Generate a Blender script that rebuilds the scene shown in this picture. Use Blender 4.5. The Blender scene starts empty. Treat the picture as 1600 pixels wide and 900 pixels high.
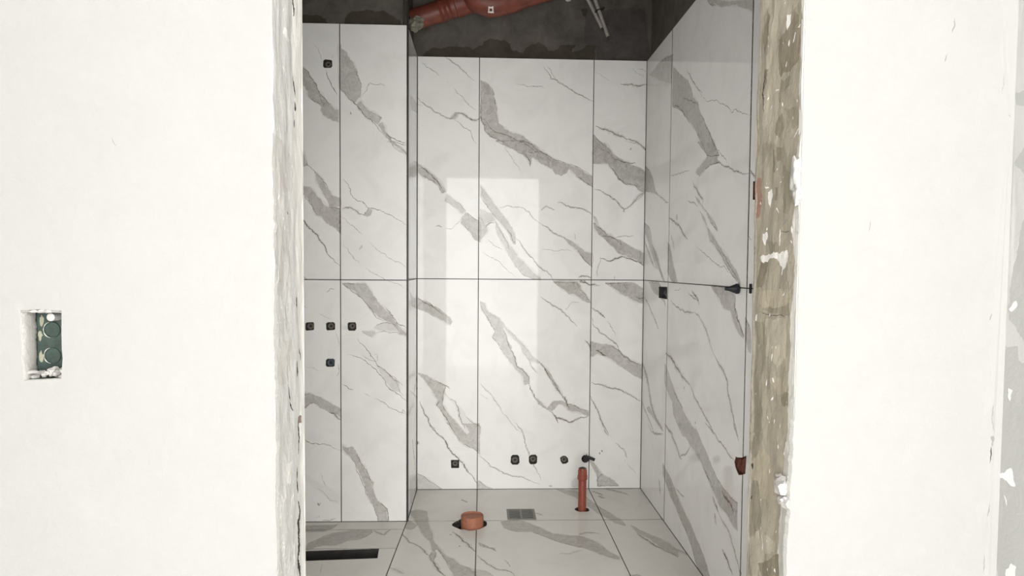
import bpy, bmesh, math, random
from mathutils import Vector, Matrix, noise
from mathutils.geometry import delaunay_2d_cdt

SC = bpy.context.scene
COL = SC.collection

# ------------------------------------------------------------------ camera
CAMZ = 1.1859
cam_data = bpy.data.cameras.new('camera')
cam = bpy.data.objects.new('camera', cam_data)
COL.objects.link(cam)
R_ = Vector((0.99910968, -0.04149486, 0.00761702))
D_ = Vector((0.00567963, -0.04660936, -0.99889705))
F_ = Vector((0.04180412, 0.99805097, -0.04633219))
M_ = Matrix.Identity(4)
for i in range(3):
    M_[i][0] = R_[i]; M_[i][1] = -D_[i]; M_[i][2] = -F_[i]
M_[2][3] = CAMZ
cam.matrix_world = M_
cam_data.sensor_width = 36.0
cam_data.lens = 1115.28 * 36.0 / 1600.0
cam_data.shift_y = 20.31 / 1600.0
cam_data.clip_start = 0.02
SC.camera = cam

# ------------------------------------------------------------------ light: an overcast sky through the balcony opening
world = bpy.data.worlds.new('sky'); SC.world = world
world.use_nodes = True
bg = world.node_tree.nodes['Background']
bg.inputs['Color'].default_value = (1.0, 0.99, 0.974, 1)
bg.inputs['Strength'].default_value = 14.0
# the opening in the rear wall: a portal only tells the sampler where the sky is
WX0, WX1, WZ1 = -0.55, 0.84, 2.60
REAR = -1.0
pd = bpy.data.lights.new('window_portal', 'AREA'); pd.shape = 'RECTANGLE'
pd.size = WX1 - WX0; pd.size_y = WZ1; pd.cycles.is_portal = True
po = bpy.data.objects.new('window_portal', pd); COL.objects.link(po)
po.location = ((WX0 + WX1) / 2, REAR - 0.13, WZ1 / 2); po.rotation_euler = (math.radians(90), 0, 0)

# opening added in the far left wall, unseen behind the jamb, to brighten the bathroom
BWY0, BWY1, BWZ0, BWZ1 = 1.75, 2.30, 1.10, 1.60
pd = bpy.data.lights.new('added_opening_portal', 'AREA'); pd.shape = 'RECTANGLE'
pd.size = BWY1 - BWY0; pd.size_y = BWZ1 - BWZ0; pd.cycles.is_portal = True
po = bpy.data.objects.new('added_opening_portal', pd); COL.objects.link(po)
po.location = (-1.62, (BWY0 + BWY1) / 2, (BWZ0 + BWZ1) / 2); po.rotation_euler = (math.radians(90), 0, math.radians(-90))

vs = SC.view_settings
SC.display_settings.display_device = 'sRGB'
vs.view_transform = 'Standard'
vs.look = 'None'
vs.gamma = 1.0
vs.use_curve_mapping = False
vs.exposure = 0.0

# ------------------------------------------------------------------ measured sizes (metres) and traced marks (millimetres on each surface)
D, DL, XL, XR = 3.7761, 3.2993, -0.3433, 0.8608       # back wall, left panel plane, left return, right wall
ZT, ZJ = 2.2802, 1.1255                                # tile top, tile joint
XA, XB = -0.0205, 0.5795                               # back-wall joints
S1, S2, LJ = 3.2769, 2.2892, -0.6485                   # right-wall joints, left-panel joint
DN, DI = 1.12, 1.310                                   # door wall, front and rear face
JL_X, JR_X, XO = -0.3234, 0.5041, 0.8444               # door jambs, right wall of the outer room
HEAD = 1.985

# traced outlines, millimetres in the plane of each surface
VEINS = {
 'LP': [
  (.50,0,[-1202,2299,-832,2089,-809,2081,-787,2055,-764,2018,-745,1980,-722,1950,-703,1927,-680,1905,-654,1894,-654,1838,-681,1845,-707,1859,-726,1875,-736,1889,-730,1908,-745,1923,-768,1934,-791,1956,-795,1979,-817,2009,-832,2035,-1202,2289]),
  (.55,2.2,[-753,1972,-730,1927,-719,1923,-726,1896]),
  (.55,2.4,[-791,1956,-768,1934,-745,1923,-730,1908]),
  (.30,2.3,[-767,2185,-744,2166,-733,2132,-729,2102]),
  (.65,3,[-712,2072,-703,2042,-688,2012,-672,1981,-661,1962]),
  (.30,1.6,[-679,2141,-683,2122]),
  (.48,0,[-650,2195,-641,2168,-615,2150,-603,2120,-588,2108,-580,2082,-573,2052,-557,2021,-556,1991,-556,1960,-573,1937,-585,1926,-604,1941,-627,1967,-646,1986,-651,1993]),
  (.42,0,[-573,1922,-554,1938,-535,1911,-512,1892,-481,1878,-462,1863,-469,1851,-481,1833,-504,1850,-527,1861,-550,1884,-569,1903]),
  (.45,0,[-469,1839,-458,1843,-446,1821,-442,1794,-419,1767,-431,1767,-446,1782,-462,1809,-477,1828]),
  (.60,3.2,[-442,1794,-419,1775,-388,1760,-354,1749]),
  (.45,3.8,[-442,1786,-419,1763,-381,1733,-354,1710,-342,1687]),
  (.50,3,[-446,1801,-412,1740,-361,1703]),
  (.50,2.3,[-388,1752,-369,1741,-350,1757]),
  (.30,0,[-435,1759,-404,1756,-373,1729,-346,1707,-346,1695,-373,1714,-404,1740]),
  (.50,2.4,[-419,1759,-381,1749,-346,1739]),
  (.50,2.3,[-550,1961,-527,1984,-515,2018,-496,2011,-465,2016,-444,2002]),
  (.70,3,[-649,1989,-619,1959,-581,1922,-527,1861,-489,1831,-450,1786]),
  (.50,3.9,[-602,1887,-599,1874]),
  (.42,0,[-1176,1908,-830,1719,-815,1708,-804,1669,-796,1646,-823,1638,-1177,1889]),
  (.60,2.3,[-804,1654,-785,1639,-762,1616,-755,1593]),
  (.45,0,[-766,1620,-747,1601,-724,1570,-701,1536,-682,1509,-647,1498,-647,1459,-674,1455,-694,1451,-709,1490,-732,1532,-755,1574]),
  (.50,0,[-1178,1788,-831,1573,-812,1550,-782,1543,-755,1508,-732,1482,-709,1459,-690,1455,-648,1448,-648,1328,-659,1347,-683,1370,-713,1385,-732,1412,-755,1420,-771,1454,-790,1485,-816,1519,-1178,1781]),
  (.65,3.9,[-1179,1658,-830,1415,-798,1369,-760,1334,-729,1292,-710,1253,-683,1222,-648,1180]),
  (.60,2.2,[-816,1519,-790,1485,-771,1454,-755,1420,-732,1412]),
  (.50,3.1,[-639,1583,-612,1560,-601,1518,-590,1499,-559,1484,-520,1453,-489,1450,-454,1438,-412,1419,-373,1396,-346,1377]),
  (.50,4,[-640,1448,-605,1456,-582,1445,-567,1429,-536,1418]),
  (.45,0,[-543,1422,-528,1437,-520,1453,-505,1445,-512,1422,-528,1414]),
  (.40,2.3,[-644,1417,-605,1378,-574,1355,-547,1332]),
  (.35,2.4,[-520,1302,-482,1263,-443,1244,-412,1217,-381,1209,-345,1178]),
  (.40,2.4,[-636,1285,-598,1239,-559,1204]),
  (.40,2.3,[-532,1184,-497,1153,-451,1130,-388,1111,-361,1088]),
  (.35,3.9,[-551,1286,-563,1262]),
  (.45,0,[-1183,1360,-826,1151,-799,1126,-1183,1349]),
  (.45,0,[-641,1109,-536,1110,-521,1095,-501,1055,-478,1024,-451,997,-427,977,-404,942,-380,911,-345,883,-345,867,-380,879,-396,907,-420,930,-451,942,-474,954,-498,973,-529,1016,-567,1055,-606,1086]),
  (.60,3.1,[-443,997,-412,962,-388,926,-345,903]),
  (.50,3,[-575,1055,-544,1032,-498,969,-451,934]),
  (.50,2.4,[-498,902,-474,922,-435,930,-404,922,-380,879]),
  (.30,0,[-552,890,-521,890,-494,890,-490,879,-505,863,-544,882]),
  (.45,2.4,[-490,883,-451,891,-388,883,-345,867]),
  (.20,0,[-494,902,-474,922,-420,932,-388,891,-451,891]),
  (.55,3.1,[-576,859,-537,815,-513,776,-482,732,-435,697,-396,661,-365,637]),
  (.55,3.1,[-619,780,-576,772,-529,744,-482,701,-451,669,-439,637,-412,614,-373,590,-345,566]),
  (.40,2.4,[-552,780,-513,756,-482,740]),
  (.40,3.3,[-404,669,-380,614,-361,590]),
  (.40,2.4,[-494,780,-482,784,-478,756,-494,748]),
  (.22,0,[-482,732,-435,697,-380,653,-380,614,-404,614,-443,653]),
  (.45,3.1,[-643,645,-615,625,-592,617]),
  (.30,2.4,[-545,602,-514,590]),
  (.50,2.7,[-494,578,-459,562,-420,534,-380,514,-345,506]),
  (.50,2.4,[-372,502,-363,526,-353,510]),
  (.48,0,[-1189,775,-822,605,-787,602,-763,590,-725,574,-686,550,-647,526,-647,486,-670,502,-709,518,-740,534,-771,558,-791,554,-822,526,-1189,753]),
  (.60,4.7,[-702,514,-678,506,-647,477]),
  (.50,3.3,[-818,594,-791,598]),
  (.30,2.4,[-831,1007,-800,995]),
  (.22,2.3,[-750,968,-715,952,-684,941]),
  (.28,2.4,[-673,890,-661,858,-657,819]),
  (.35,3,[-658,740,-656,708,-666,681]),
  (.50,2.4,[-711,1066,-695,1086,-676,1082]),
  (.12,0,[-642,913,-618,910,-622,894,-638,898]),
  (.20,2.4,[-817,724,-778,720,-732,708]),
  (.55,3.2,[-1191,619,-819,391,-780,367,-733,367,-694,355,-644,335]),
  (.50,0,[-641,359,-620,347,-597,351,-585,339,-573,307,-554,271,-530,234,-518,202,-499,186,-503,166,-495,130,-483,97,-459,81,-436,57,-432,-8,-475,-8,-483,29,-495,65,-515,94,-526,122,-538,162,-554,210,-569,243,-585,279,-604,303,-624,319,-641,339]),
  (.60,3.1,[-585,339,-573,307,-554,271,-530,234,-518,202,-499,170]),
  (.60,2.2,[-604,303,-585,275,-562,210,-538,154,-515,94]),
  (.22,0,[-1193,439,-820,220,-789,208,-750,183,-711,159,-664,123,-664,91,-703,103,-715,123,-758,159,-797,192,-1193,436]),
  (.60,4.1,[-758,91,-750,75]),
  (.60,3.3,[-744,91,-750,75]),
  (.35,4,[-735,6,-704,6,-672,18]),
  (.30,2.4,[-742,235,-734,195,-719,163]),
  (.50,1.7,[-774,31,-777,23,-771,20,-768,29,-774,31]),
  (.50,1.7,[-766,22,-762,28,-763,20,-757,22]),
  (.50,1.8,[-755,22,-748,30]),
  (.50,1.7,[-754,29,-748,21])],
 'RT': [
  (.30,0,[3401,1988,3549,2015,3778,2034,3779,1990,3466,1939]),
  (.35,0,[3389,1665,3597,1712,3803,1733,3804,1671,3554,1627,3389,1618]),
  (.30,0,[3410,1068,3606,1032,3815,1027,3816,964,3476,1000]),
  (.40,17.4,[3613,507,3657,569,3801,600]),
  (.30,0,[3444,150,3810,77,3813,-83,3445,40]),
  (.40,19.2,[3526,331,3663,191,3760,91]),
  (.40,6.5,[3439,589,3854,471])],
 'BW': [
  (.50,2.6,[-321,2249,-295,2223,-268,2210,-228,2180]),
  (.42,3.5,[-211,2294,-176,2265,-136,2239,-109,2213,-73,2179,-47,2157]),
  (.45,2.7,[-153,2120,-117,2081,-82,2043,-37,2008]),
  (.40,4.6,[-188,2155,-183,2150]),
  (.50,3.4,[-343,2069,-303,2030,-259,2000,-206,1974,-161,1962,-135,1993,-108,1989]),
  (.50,6.4,[-135,1993,-108,1989,-81,1968,-54,1955,-16,1964]),
  (.40,0,[-170,1966,-144,1993,-126,1993,-148,1953]),
  (.45,3.3,[-148,1953,-108,1923,-67,1902,-58,1871,-36,1831]),
  (.30,2.6,[-343,2034,-312,2025]),
  (.50,5.1,[-317,1924,-314,1923]),
  (.50,0,[-14,2162,11,2154,38,2128,52,2076,66,2032,72,1988,80,1944,111,1918,156,1892,210,1879,255,1840,300,1805,336,1788,400,1744,382,1735,193,1786,148,1812,103,1847,40,1872,13,1898,4,1934,-13,1969]),
  (.60,3.5,[4,1960,48,1908,93,1891,156,1865,210,1848,255,1813,300,1787]),
  (.55,3.6,[38,2128,52,2076,72,2005]),
  (.50,2.8,[-13,1969,4,1934,22,1925]),
  (.50,0,[67,1851,210,1853,255,1836,291,1801,346,1775,391,1753,454,1732,500,1719,536,1692,579,1671,580,1612,546,1639,500,1670,455,1709,437,1691,414,1673,383,1681,364,1708,328,1725,292,1747,256,1769,247,1720,238,1755,202,1790,148,1812,103,1833]),
  (.75,3.6,[211,1791,238,1764,250,1720]),
  (.60,5.5,[491,1674,528,1652,580,1612]),
  (.50,2.7,[255,1836,327,1783,391,1753,454,1732,509,1714,579,1669]),
  (.60,3.6,[233,1795,264,1787,291,1801]),
  (.50,2.7,[454,1732,441,1691,414,1673]),
  (.35,2.7,[112,1825,148,1772,175,1728,202,1693]),
  (.50,3.6,[314,2243,341,2204,355,2174,386,2170,423,2144,459,2123,504,2097,540,2080,581,2058]),
  (.40,2.7,[336,2239,361,2200,378,2170]),
  (.45,2.7,[172,2144,235,2132,324,2129]),
  (.35,2.6,[252,2130,288,2137,315,2135]),
  (.30,2.7,[588,2213,629,2192,665,2170]),
  (.50,5.5,[720,2158,747,2154,774,2157,811,2147,865,2156]),
  (.30,2.6,[782,2239,809,2213,846,2196]),
  (.30,2.7,[809,2240,859,2223]),
  (.50,8.2,[592,1934,624,1921,669,1909,715,1887,760,1865]),
  (.50,5.5,[751,1870,815,1853,843,1831,866,1800]),
  (.40,4.5,[784,1826,775,1812]),
  (.52,0,[579,1894,616,1854,652,1828,675,1793,726,1740,581,1738]),
  (.52,0,[579,1858,643,1846,670,1815,698,1784,735,1762,781,1736,836,1719,863,1697,865,1584,828,1602,805,1629,755,1632,718,1659,695,1699,662,1739,626,1761,580,1782]),
  (.60,4.4,[712,1762,744,1749,776,1742,808,1745]),
  (.40,2.7,[742,1861,815,1853,855,1813]),
  (.60,3.6,[662,1739,695,1699,718,1659,755,1632]),
  (.50,2.7,[589,1841,652,1806,698,1762,735,1753]),
  (.50,4.5,[587,1604,637,1591,674,1569,711,1542,748,1502,793,1530,820,1566,859,1593]),
  (.50,3.7,[748,1502,750,1484]),
  (.30,0,[793,1530,811,1566,859,1598,859,1589,829,1557]),
  (.50,3.5,[308,1488,339,1511,376,1493,383,1498]),
  (.50,4.5,[393,1534,429,1525,466,1508,511,1504,548,1491,580,1469]),
  (.40,3.5,[87,1504,132,1513,177,1505,222,1496,258,1461,308,1421]),
  (.50,4.4,[308,1421,359,1385,422,1350,468,1328]),
  (.50,0,[432,1341,468,1332,505,1306,541,1274,582,1264,583,1193,542,1229,514,1265,487,1292,459,1314]),
  (.30,2.8,[486,1373,491,1333]),
  (.35,2.8,[314,1282,387,1278,432,1283,478,1278]),
  (.42,0,[-12,1619,24,1574,60,1521,96,1477,132,1433,160,1388,174,1343,174,1307,147,1334,128,1379,87,1432,51,1476,15,1521,-12,1565]),
  (.60,4.5,[128,1392,151,1361,174,1316]),
  (.50,3.7,[174,1343,224,1281,269,1236,311,1187,343,1169,379,1115]),
  (.35,0,[69,1432,97,1387,133,1325,161,1289,188,1244,234,1200,307,1137,307,1123,225,1145,170,1199,134,1262,97,1325,70,1387]),
  (.50,3.5,[69,1432,101,1369,133,1316,147,1280]),
  (.50,2.7,[7,1387,20,1405,43,1423,69,1427]),
  (.50,2.6,[25,1333,70,1297,107,1280]),
  (.40,2.7,[-1,1270,62,1234,134,1172,180,1136]),
  (.45,0,[-341,1730,-312,1708,-276,1686,-240,1651,-209,1612,-195,1581,-213,1576,-231,1611,-267,1638,-311,1655,-341,1685]),
  (.65,3.6,[-325,1712,-294,1690,-267,1669,-231,1625,-204,1581]),
  (.50,3.6,[-316,1655,-307,1664,-276,1642,-240,1625]),
  (.42,0,[-187,1572,-151,1541,-115,1515,-88,1484,-106,1466,-142,1497,-200,1536]),
  (.50,0,[-92,1475,-52,1449,-18,1427,-11,1422,-11,1319,-38,1332,-60,1368,-87,1395,-114,1421,-110,1448]),
  (.50,2.8,[-114,1421,-87,1395,-60,1368,-38,1332,-11,1319]),
  (.45,3.4,[-248,1402,-231,1406,-213,1398]),
  (.40,2.7,[-114,1439,-141,1412,-159,1389,-195,1393]),
  (.42,0,[-20,1453,2,1436,25,1396,25,1373,7,1351,-20,1322]),
  (.30,0,[-16,1494,24,1476,69,1468,69,1432,43,1423,16,1405,-16,1458]),
  (.55,0,[589,1428,631,1393,659,1370,704,1348,760,1322,815,1290,864,1268,865,1196,807,1240,770,1249,724,1267,678,1312,622,1361,590,1401]),
  (.60,4.5,[631,1357,677,1357,704,1344,741,1312]),
  (.45,3.3,[695,1348,741,1358,805,1363]),
  (.65,4.5,[624,1239,642,1239,670,1226,715,1240,752,1249,788,1240,834,1223,865,1200]),
  (.45,2.8,[628,1248,620,1212,611,1139]),
  (.40,2.7,[703,1149,700,1126]),
  (.30,0,[589,1464,608,1437,631,1393,603,1410]),
  (.60,4.6,[511,1138,534,1146,580,1134]),
  (.60,4.7,[511,1116,552,1112,534,1120]),
  (.48,0,[375,1119,507,1120,525,1093,499,1048,462,1047,416,1083]),
  (.48,0,[375,1110,498,1111,526,1080,553,1043,579,1003,535,1016,489,1048,425,1079]),
  (.55,3.6,[308,1037,344,1010,408,970,463,925,505,879]),
  (.60,5.7,[445,970,448,965]),
  (.50,3.5,[498,1098,544,1052,579,1007]),
  (.60,4.5,[516,1111,543,1111,580,1098,626,1098]),
  (.35,2.8,[445,970,481,1007,517,1007]),
  (.55,0,[653,1109,809,1111,864,1073,866,1000,801,1022,745,1049,690,1090]),
  (.45,3.5,[744,1117,772,1081,754,1054]),
  (.55,5.5,[810,1045,838,1027,865,1032]),
  (.60,4.5,[582,975,628,948,656,921]),
  (.45,2.8,[665,907,693,871,712,825]),
  (.55,3.7,[587,893,629,843,685,807,717,789,731,766]),
  (.40,2.8,[587,925,592,898]),
  (.48,0,[578,797,630,784,685,779,731,752,759,720,806,693,862,670,863,591,807,619,761,651,714,688,668,715,621,733,579,715]),
  (.70,7.2,[607,752,635,738,663,720]),
  (.60,4.6,[741,734,760,715,806,688,852,670]),
  (.50,4.6,[547,802,575,775,585,742]),
  (.50,2.8,[685,807,722,780,750,725]),
  (.50,5.4,[587,577,642,564,716,545,781,518,856,476]),
  (.55,4.5,[583,504,607,458,635,393,649,356,683,296]),
  (.42,0,[-9,1008,14,1000,36,950,91,923,109,878,132,814,160,764,156,750,174,714,184,668,229,632,252,604,257,568,230,563,220,604,193,636,165,668,138,705,110,741,83,787,55,818,69,850,37,905,0,959]),
  (.35,0,[36,950,91,918,137,860,182,814,228,769,265,723,311,687,302,678,265,687,219,732,201,778,164,814,118,869,64,914]),
  (.50,0,[302,687,320,678,348,646,385,591,413,540,432,504,404,531,367,595,329,660]),
  (.65,3.7,[114,850,132,814,151,755,174,714,184,668,229,632,252,604,253,563]),
  (.60,3.6,[306,687,348,632,385,577,413,531,450,476]),
  (.40,3.7,[228,732,266,659,298,627]),
  (.55,4.5,[253,568,271,522,295,485]),
  (.50,0,[285,494,322,467,350,435,386,476,432,476,455,458,496,453,543,430,572,425,573,393,524,416,478,421,451,444,414,462,377,421,350,430,304,458]),
  (.70,4.7,[359,425,405,384,470,361,525,384,572,398]),
  (.60,3.7,[387,402,401,379,410,356]),
  (.75,5.5,[432,504,455,476,469,439]),
  (.35,3.7,[-7,572,48,513,85,458,113,407]),
  (.30,2.7,[-11,513,39,485]),
  (.35,2.8,[108,416,159,357,214,301]),
  (.45,0,[-340,1029,-301,1007,-256,980,-211,953,-175,926,-157,899,-166,881,-202,903,-247,926,-292,948,-340,966]),
  (.60,3.7,[-337,1020,-265,984,-220,944,-193,935]),
  (.45,0,[-339,626,-291,613,-246,586,-197,563,-201,522,-210,458,-173,403,-137,366,-92,311,-73,293,-137,293,-164,339,-201,403,-241,458,-233,485,-282,558]),
  (.42,0,[-201,522,-169,485,-138,472,-110,440,-83,394,-46,357,-7,339,-7,293,-73,297,-87,329,-119,394,-128,440,-156,476]),
  (.60,3.6,[-169,485,-138,472,-124,440,-119,394,-87,329]),
  (.55,3.7,[-241,458,-201,403,-164,339,-137,293]),
  (.50,3.6,[-246,586,-197,563,-169,540]),
  (.50,5.3,[-241,449,-223,476]),
  (.45,0,[-187,360,-137,352,-101,316,-87,293,-64,306,-83,343,-101,357,-10,357,-9,187,-46,224,-73,233,-119,261,-137,297]),
  (.50,3.5,[-187,362,-137,297,-109,261]),
  (.60,3.6,[-327,476,-300,403,-273,348,-227,298]),
  (.60,4.7,[-282,362,-246,316,-205,279,-177,224,-127,173,-82,113,-17,25]),
  (.32,0,[-338,88,-290,59,-245,26,-190,-11,-338,-10]),
  (.50,2.8,[-338,87,-290,59,-199,-5]),
  (.30,0,[-17,43,19,20,65,1,-17,-7]),
  (.45,3.8,[-14,182,51,122,124,84,197,66,262,47,313,23]),
  (.45,3.6,[177,361,223,306,233,250,251,204,279,149,298,102,322,46]),
  (.28,0,[-15,48,15,25,51,1,-14,2]),
  (.45,3.7,[645,361,664,314,687,291]),
  (.40,3.7,[720,249,767,212,786,165]),
  (.30,2.7,[787,137,834,81]),
  (.48,0,[574,166,592,157,620,124,649,82,695,59,742,21,742,14,631,12,626,54,602,110]),
  (.50,3.9,[626,12,630,64,658,82]),
  (.80,4.6,[633,198,640,187]),
  (.80,4.7,[647,212,651,200]),
  (.70,4.5,[774,154,776,149]),
  (.40,4.5,[363,16,382,16]),
  (.20,0,[487,36,519,64,520,13,492,13]),
  (.90,5.3,[-363,546,-361,543]),
  (.90,6.4,[-343,549,-339,542]),
  (.90,5.4,[-325,546,-322,542]),
  (.80,7,[-340,261,-339,243])],
 'RW': [
  (.40,0,[3723,2191,3595,2191,3459,2194,3257,2163,3267,2101,3277,2034,3386,2066,3520,2112]),
  (.45,3.6,[3526,2197,3394,2183,3257,2160]),
  (.55,0,[3253,2104,3150,2046,3015,1982,2950,1923,2936,1892,2864,1855,2838,1809,2770,1754,2703,1696,2620,1625,2590,1601,2729,1623,2809,1689,2880,1742,3004,1816,3112,1875,3255,1925,3262,2022]),
  (.60,5.4,[3240,1918,3169,1909,3085,1869,2978,1796]),
  (.60,4.7,[2851,1825,2770,1754,2682,1680,2620,1625]),
  (.65,3.6,[3089,1928,2984,1889,2864,1848]),
  (.42,0,[2768,2223,2282,2044,2280,2011,2340,2038,2403,2066,2488,2102,2577,2129,2654,2165,2714,2184]),
  (.55,4.2,[3031,2029,2966,1976,2868,1910,2810,1879]),
  (.55,2.6,[2844,1890,2753,1833,2632,1811,2555,1778,2464,1728,2431,1733,2365,1704,2285,1679]),
  (.55,0,[2865,1697,2651,1660,2619,1622,2608,1589,2560,1569,2636,1577,2696,1583,2758,1572,2822,1554,2880,1578,2847,1591,2792,1603,2729,1623]),
  (.55,3.2,[2639,1631,2543,1591,2505,1558]),
  (.55,3.7,[2607,1579,2487,1547,2401,1518,2292,1498]),
  (.50,0,[2282,1507,2240,1483,2232,1466,2281,1496]),
  (.40,3.7,[3263,1613,3121,1606,3041,1603,2965,1596]),
  (.55,0,[3775,1728,3688,1698,3610,1645,3552,1578,3481,1546,3587,1569,3661,1581,3766,1597]),
  (.50,5.6,[3534,1564,3380,1515,3292,1497]),
  (.48,0,[3774,1431,3667,1398,3627,1361,3606,1325,3513,1271,3441,1212,3371,1155,3327,1119,3403,1146,3456,1183,3525,1195,3582,1247,3680,1319,3770,1377]),
  (.50,9.9,[3767,1331,3638,1248,3525,1191]),
  (.60,8.3,[3624,1317,3493,1229,3354,1130]),
  (.60,6.9,[3280,1420,3191,1402,3133,1383,3050,1342,2971,1313]),
  (.50,10.4,[3150,1430,3140,1403]),
  (.55,0,[3294,1314,3256,1289,3208,1226,3162,1180,3116,1129,3216,1131,3291,1171]),
  (.30,8.8,[3245,1343,3198,1303,3182,1272]),
  (.55,7.2,[2913,1544,2852,1503,2772,1461,2781,1435]),
  (.50,3.8,[2982,1474,2896,1459,2837,1437]),
  (.50,0,[2886,1486,2816,1459,2759,1424,2683,1388,2622,1359,2591,1326,2621,1340,2682,1369,2726,1405,2792,1436,2838,1454]),
  (.52,0,[2825,1426,2745,1383,2711,1345,2649,1316,2598,1289,2540,1256,2467,1224,2414,1194,2363,1160,2345,1135,2395,1154,2446,1177,2501,1207,2558,1244,2617,1273,2677,1291,2711,1338,2767,1381]),
  (.50,3.2,[2849,1277,2737,1247,2632,1214,2536,1194,2500,1194,2412,1165]),
  (.50,7.5,[2534,1278,2528,1275]),
  (.50,3.1,[2286,1294,2261,1282]),
  (.60,3.8,[2549,1250,2448,1194,2354,1137]),
  (.45,0,[3666,1118,3451,1119,3349,1066,3516,1060,3608,1091]),
  (.48,0,[2656,1121,2426,1124,2408,1101,2586,1094]),
  (.45,0,[3647,1116,3451,1120,3349,1070,3307,1007,3379,1036,3481,1065]),
  (.50,7.6,[3758,1037,3619,981,3507,928,3435,892]),
  (.52,19.7,[3794,686,3669,622,3607,552,3566,498,3455,443,3320,419]),
  (.50,6.8,[3800,481,3655,427,3503,368,3319,403]),
  (.45,0,[3658,462,3602,482,3527,462,3404,446,3321,431,3386,425,3508,440,3600,447]),
  (.50,4.8,[3225,1043,3109,1018,3028,1012,2926,1007,2855,1012]),
  (.38,7.2,[2855,1012,2763,984,2696,949,2653,908,2600,869]),
  (.50,3.6,[2956,1091,2858,1067,2812,1062]),
  (.60,6.6,[2896,1100,2836,1075,2795,1046]),
  (.50,7.6,[2600,869,2513,831,2457,796,2446,756,2409,709,2381,668,2349,628]),
  (.40,3,[3170,1092,3060,1106]),
  (.52,0,[2666,1124,2513,1118,2442,1112,2391,1099,2397,1058,2379,1024,2336,987,2301,968,2311,958,2359,974,2402,1005,2438,1044,2509,1049,2547,1074,2606,1103]),
  (.60,6.6,[2399,1093,2400,1058,2370,1019,2308,964]),
  (.48,0,[2299,1030,2261,1005,2245,984,2241,919,2264,927,2294,957]),
  (.55,11.2,[3299,791,3177,775,3091,749,3008,723,2906,707]),
  (.52,6.3,[2906,707,2832,667,2718,628,2633,600,2572,579]),
  (.46,0,[3311,742,3231,705,3155,662,3096,627,3013,597,2947,567,2848,545,2799,518,2992,473,3074,502,3147,540,3165,591,3256,622,3314,652]),
  (.55,6.2,[3169,652,3082,614,3000,592]),
  (.80,17.8,[2821,571,2816,564]),
  (.50,8.5,[2975,686,2987,676]),
  (.45,6.2,[3307,459,3214,447,3140,441]),
  (.50,4.4,[3634,391,3538,364,3433,376,3335,395]),
  (.50,9.9,[3276,461,3184,443,3110,414,3038,372,2998,371]),
  (.50,5.3,[3038,372,2936,410,2878,457]),
  (.50,0,[3088,507,2896,549,2801,545,2732,514,2656,480,2603,449,2543,422,2468,407,2398,399,2332,403,2326,307,2375,312,2428,329,2500,329,2558,354,2618,373,2661,400,2727,428,2818,451,2890,461,2993,494]),
  (.65,9.1,[2485,396,2431,383,2379,370,2361,352]),
  (.60,7.4,[2704,420,2640,393,2578,366]),
  (.60,7.8,[2586,344,2556,322,2517,304]),
  (.50,4.9,[2695,596,2572,579,2478,558,2364,537]),
  (.50,5.8,[2389,663,2354,636,2332,612]),
  (.55,0,[3316,264,3231,248,3140,228,3067,196,2971,168,2869,146,2797,123,2727,101,2661,74,2596,32,2677,-3,2720,-5,2790,21,2839,57,2915,86,2994,108,3077,132,3164,150,3258,192,3313,216]),
  (.45,4.1,[3082,215,3014,217,2949,220]),
  (.50,7.8,[2563,288,2538,252]),
  (.45,6.3,[2517,304,2425,282,2354,237,2289,174]),
  (.65,7.1,[2472,190,2418,175,2360,143]),
  (.50,5.2,[2302,188,2278,178]),
  (.40,13.7,[3385,170,3354,104])],
 'FS': [
  (.50,0,[-1154,3179,-806,3253,-703,3261,-657,3265,-671,3218,-700,3176,-1148,3162]),
  (.45,0,[-1046,2876,-744,3001,-733,3057,-705,3096,-666,3155,-624,3175,-589,3191,-490,3188,-486,3161,-502,3121,-538,3072,-581,3064,-615,3017,-666,3018,-698,3000,-725,2964,-1042,2866]),
  (.30,2.8,[-632,2833,-630,2808,-624,2737]),
  (.35,2.9,[-706,3004,-703,3038,-699,3086]),
  (.40,8,[-483,3192,-428,3129,-407,3201])],
 'FL': [
  (.55,5.2,[-358,3169,-317,3068,-274,3009,-224,2917,-199,2864]),
  (.50,0,[-351,3439,-316,3463,-264,3437,-247,3319,-220,3166,-206,3065,-179,2988,-145,2898,-109,2862,-86,2811,-45,2778,-17,2730,-17,2691,-102,2693,-121,2764,-151,2880,-185,2970,-194,2952,-186,2881,-191,2847,-210,2882,-204,2934,-219,3046,-264,3146,-311,3320]),
  (.60,7.1,[-206,2865,-181,2797,-135,2702]),
  (.60,7.1,[-128,3164,-87,3082,-48,2986,-19,2930]),
  (.28,11.6,[-361,2785,-324,2753,-295,2729]),
  (.60,7.4,[-136,3133,-131,3123]),
  (.60,6,[-92,3001,-88,2990]),
  (.50,7.5,[-99,3614,-67,3560]),
  (.45,7.3,[-9,3022,24,2975]),
  (.40,0,[-423,3322,-377,3344,-325,3298,-289,3253,-314,3189,-362,3211]),
  (.42,0,[400,3775,454,3759,507,3743,535,3685,568,3548,603,3445,638,3359,657,3289,598,3325,561,3397,521,3523,492,3630,445,3687]),
  (.50,0,[94,3289,175,3310,228,3264,278,3198,319,3134,378,3112,437,3101,490,3050,518,2992,542,2917,571,2864,562,2838,525,2865,489,2901,447,2956,399,2985,339,3034,285,3094,229,3157,159,3158,107,3201]),
  (.50,7.8,[-9,3032,28,2984,67,2937]),
  (.55,3.3,[96,2849,109,2815,117,2774]),
  (.45,6.5,[-15,2895,26,2809,73,2751,106,2742,131,2698]),
  (.25,8.2,[325,2905,368,2904,430,2938]),
  (.35,7.3,[262,3402,296,3366]),
  (.40,9.8,[439,3111,474,3141,533,3129]),
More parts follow.
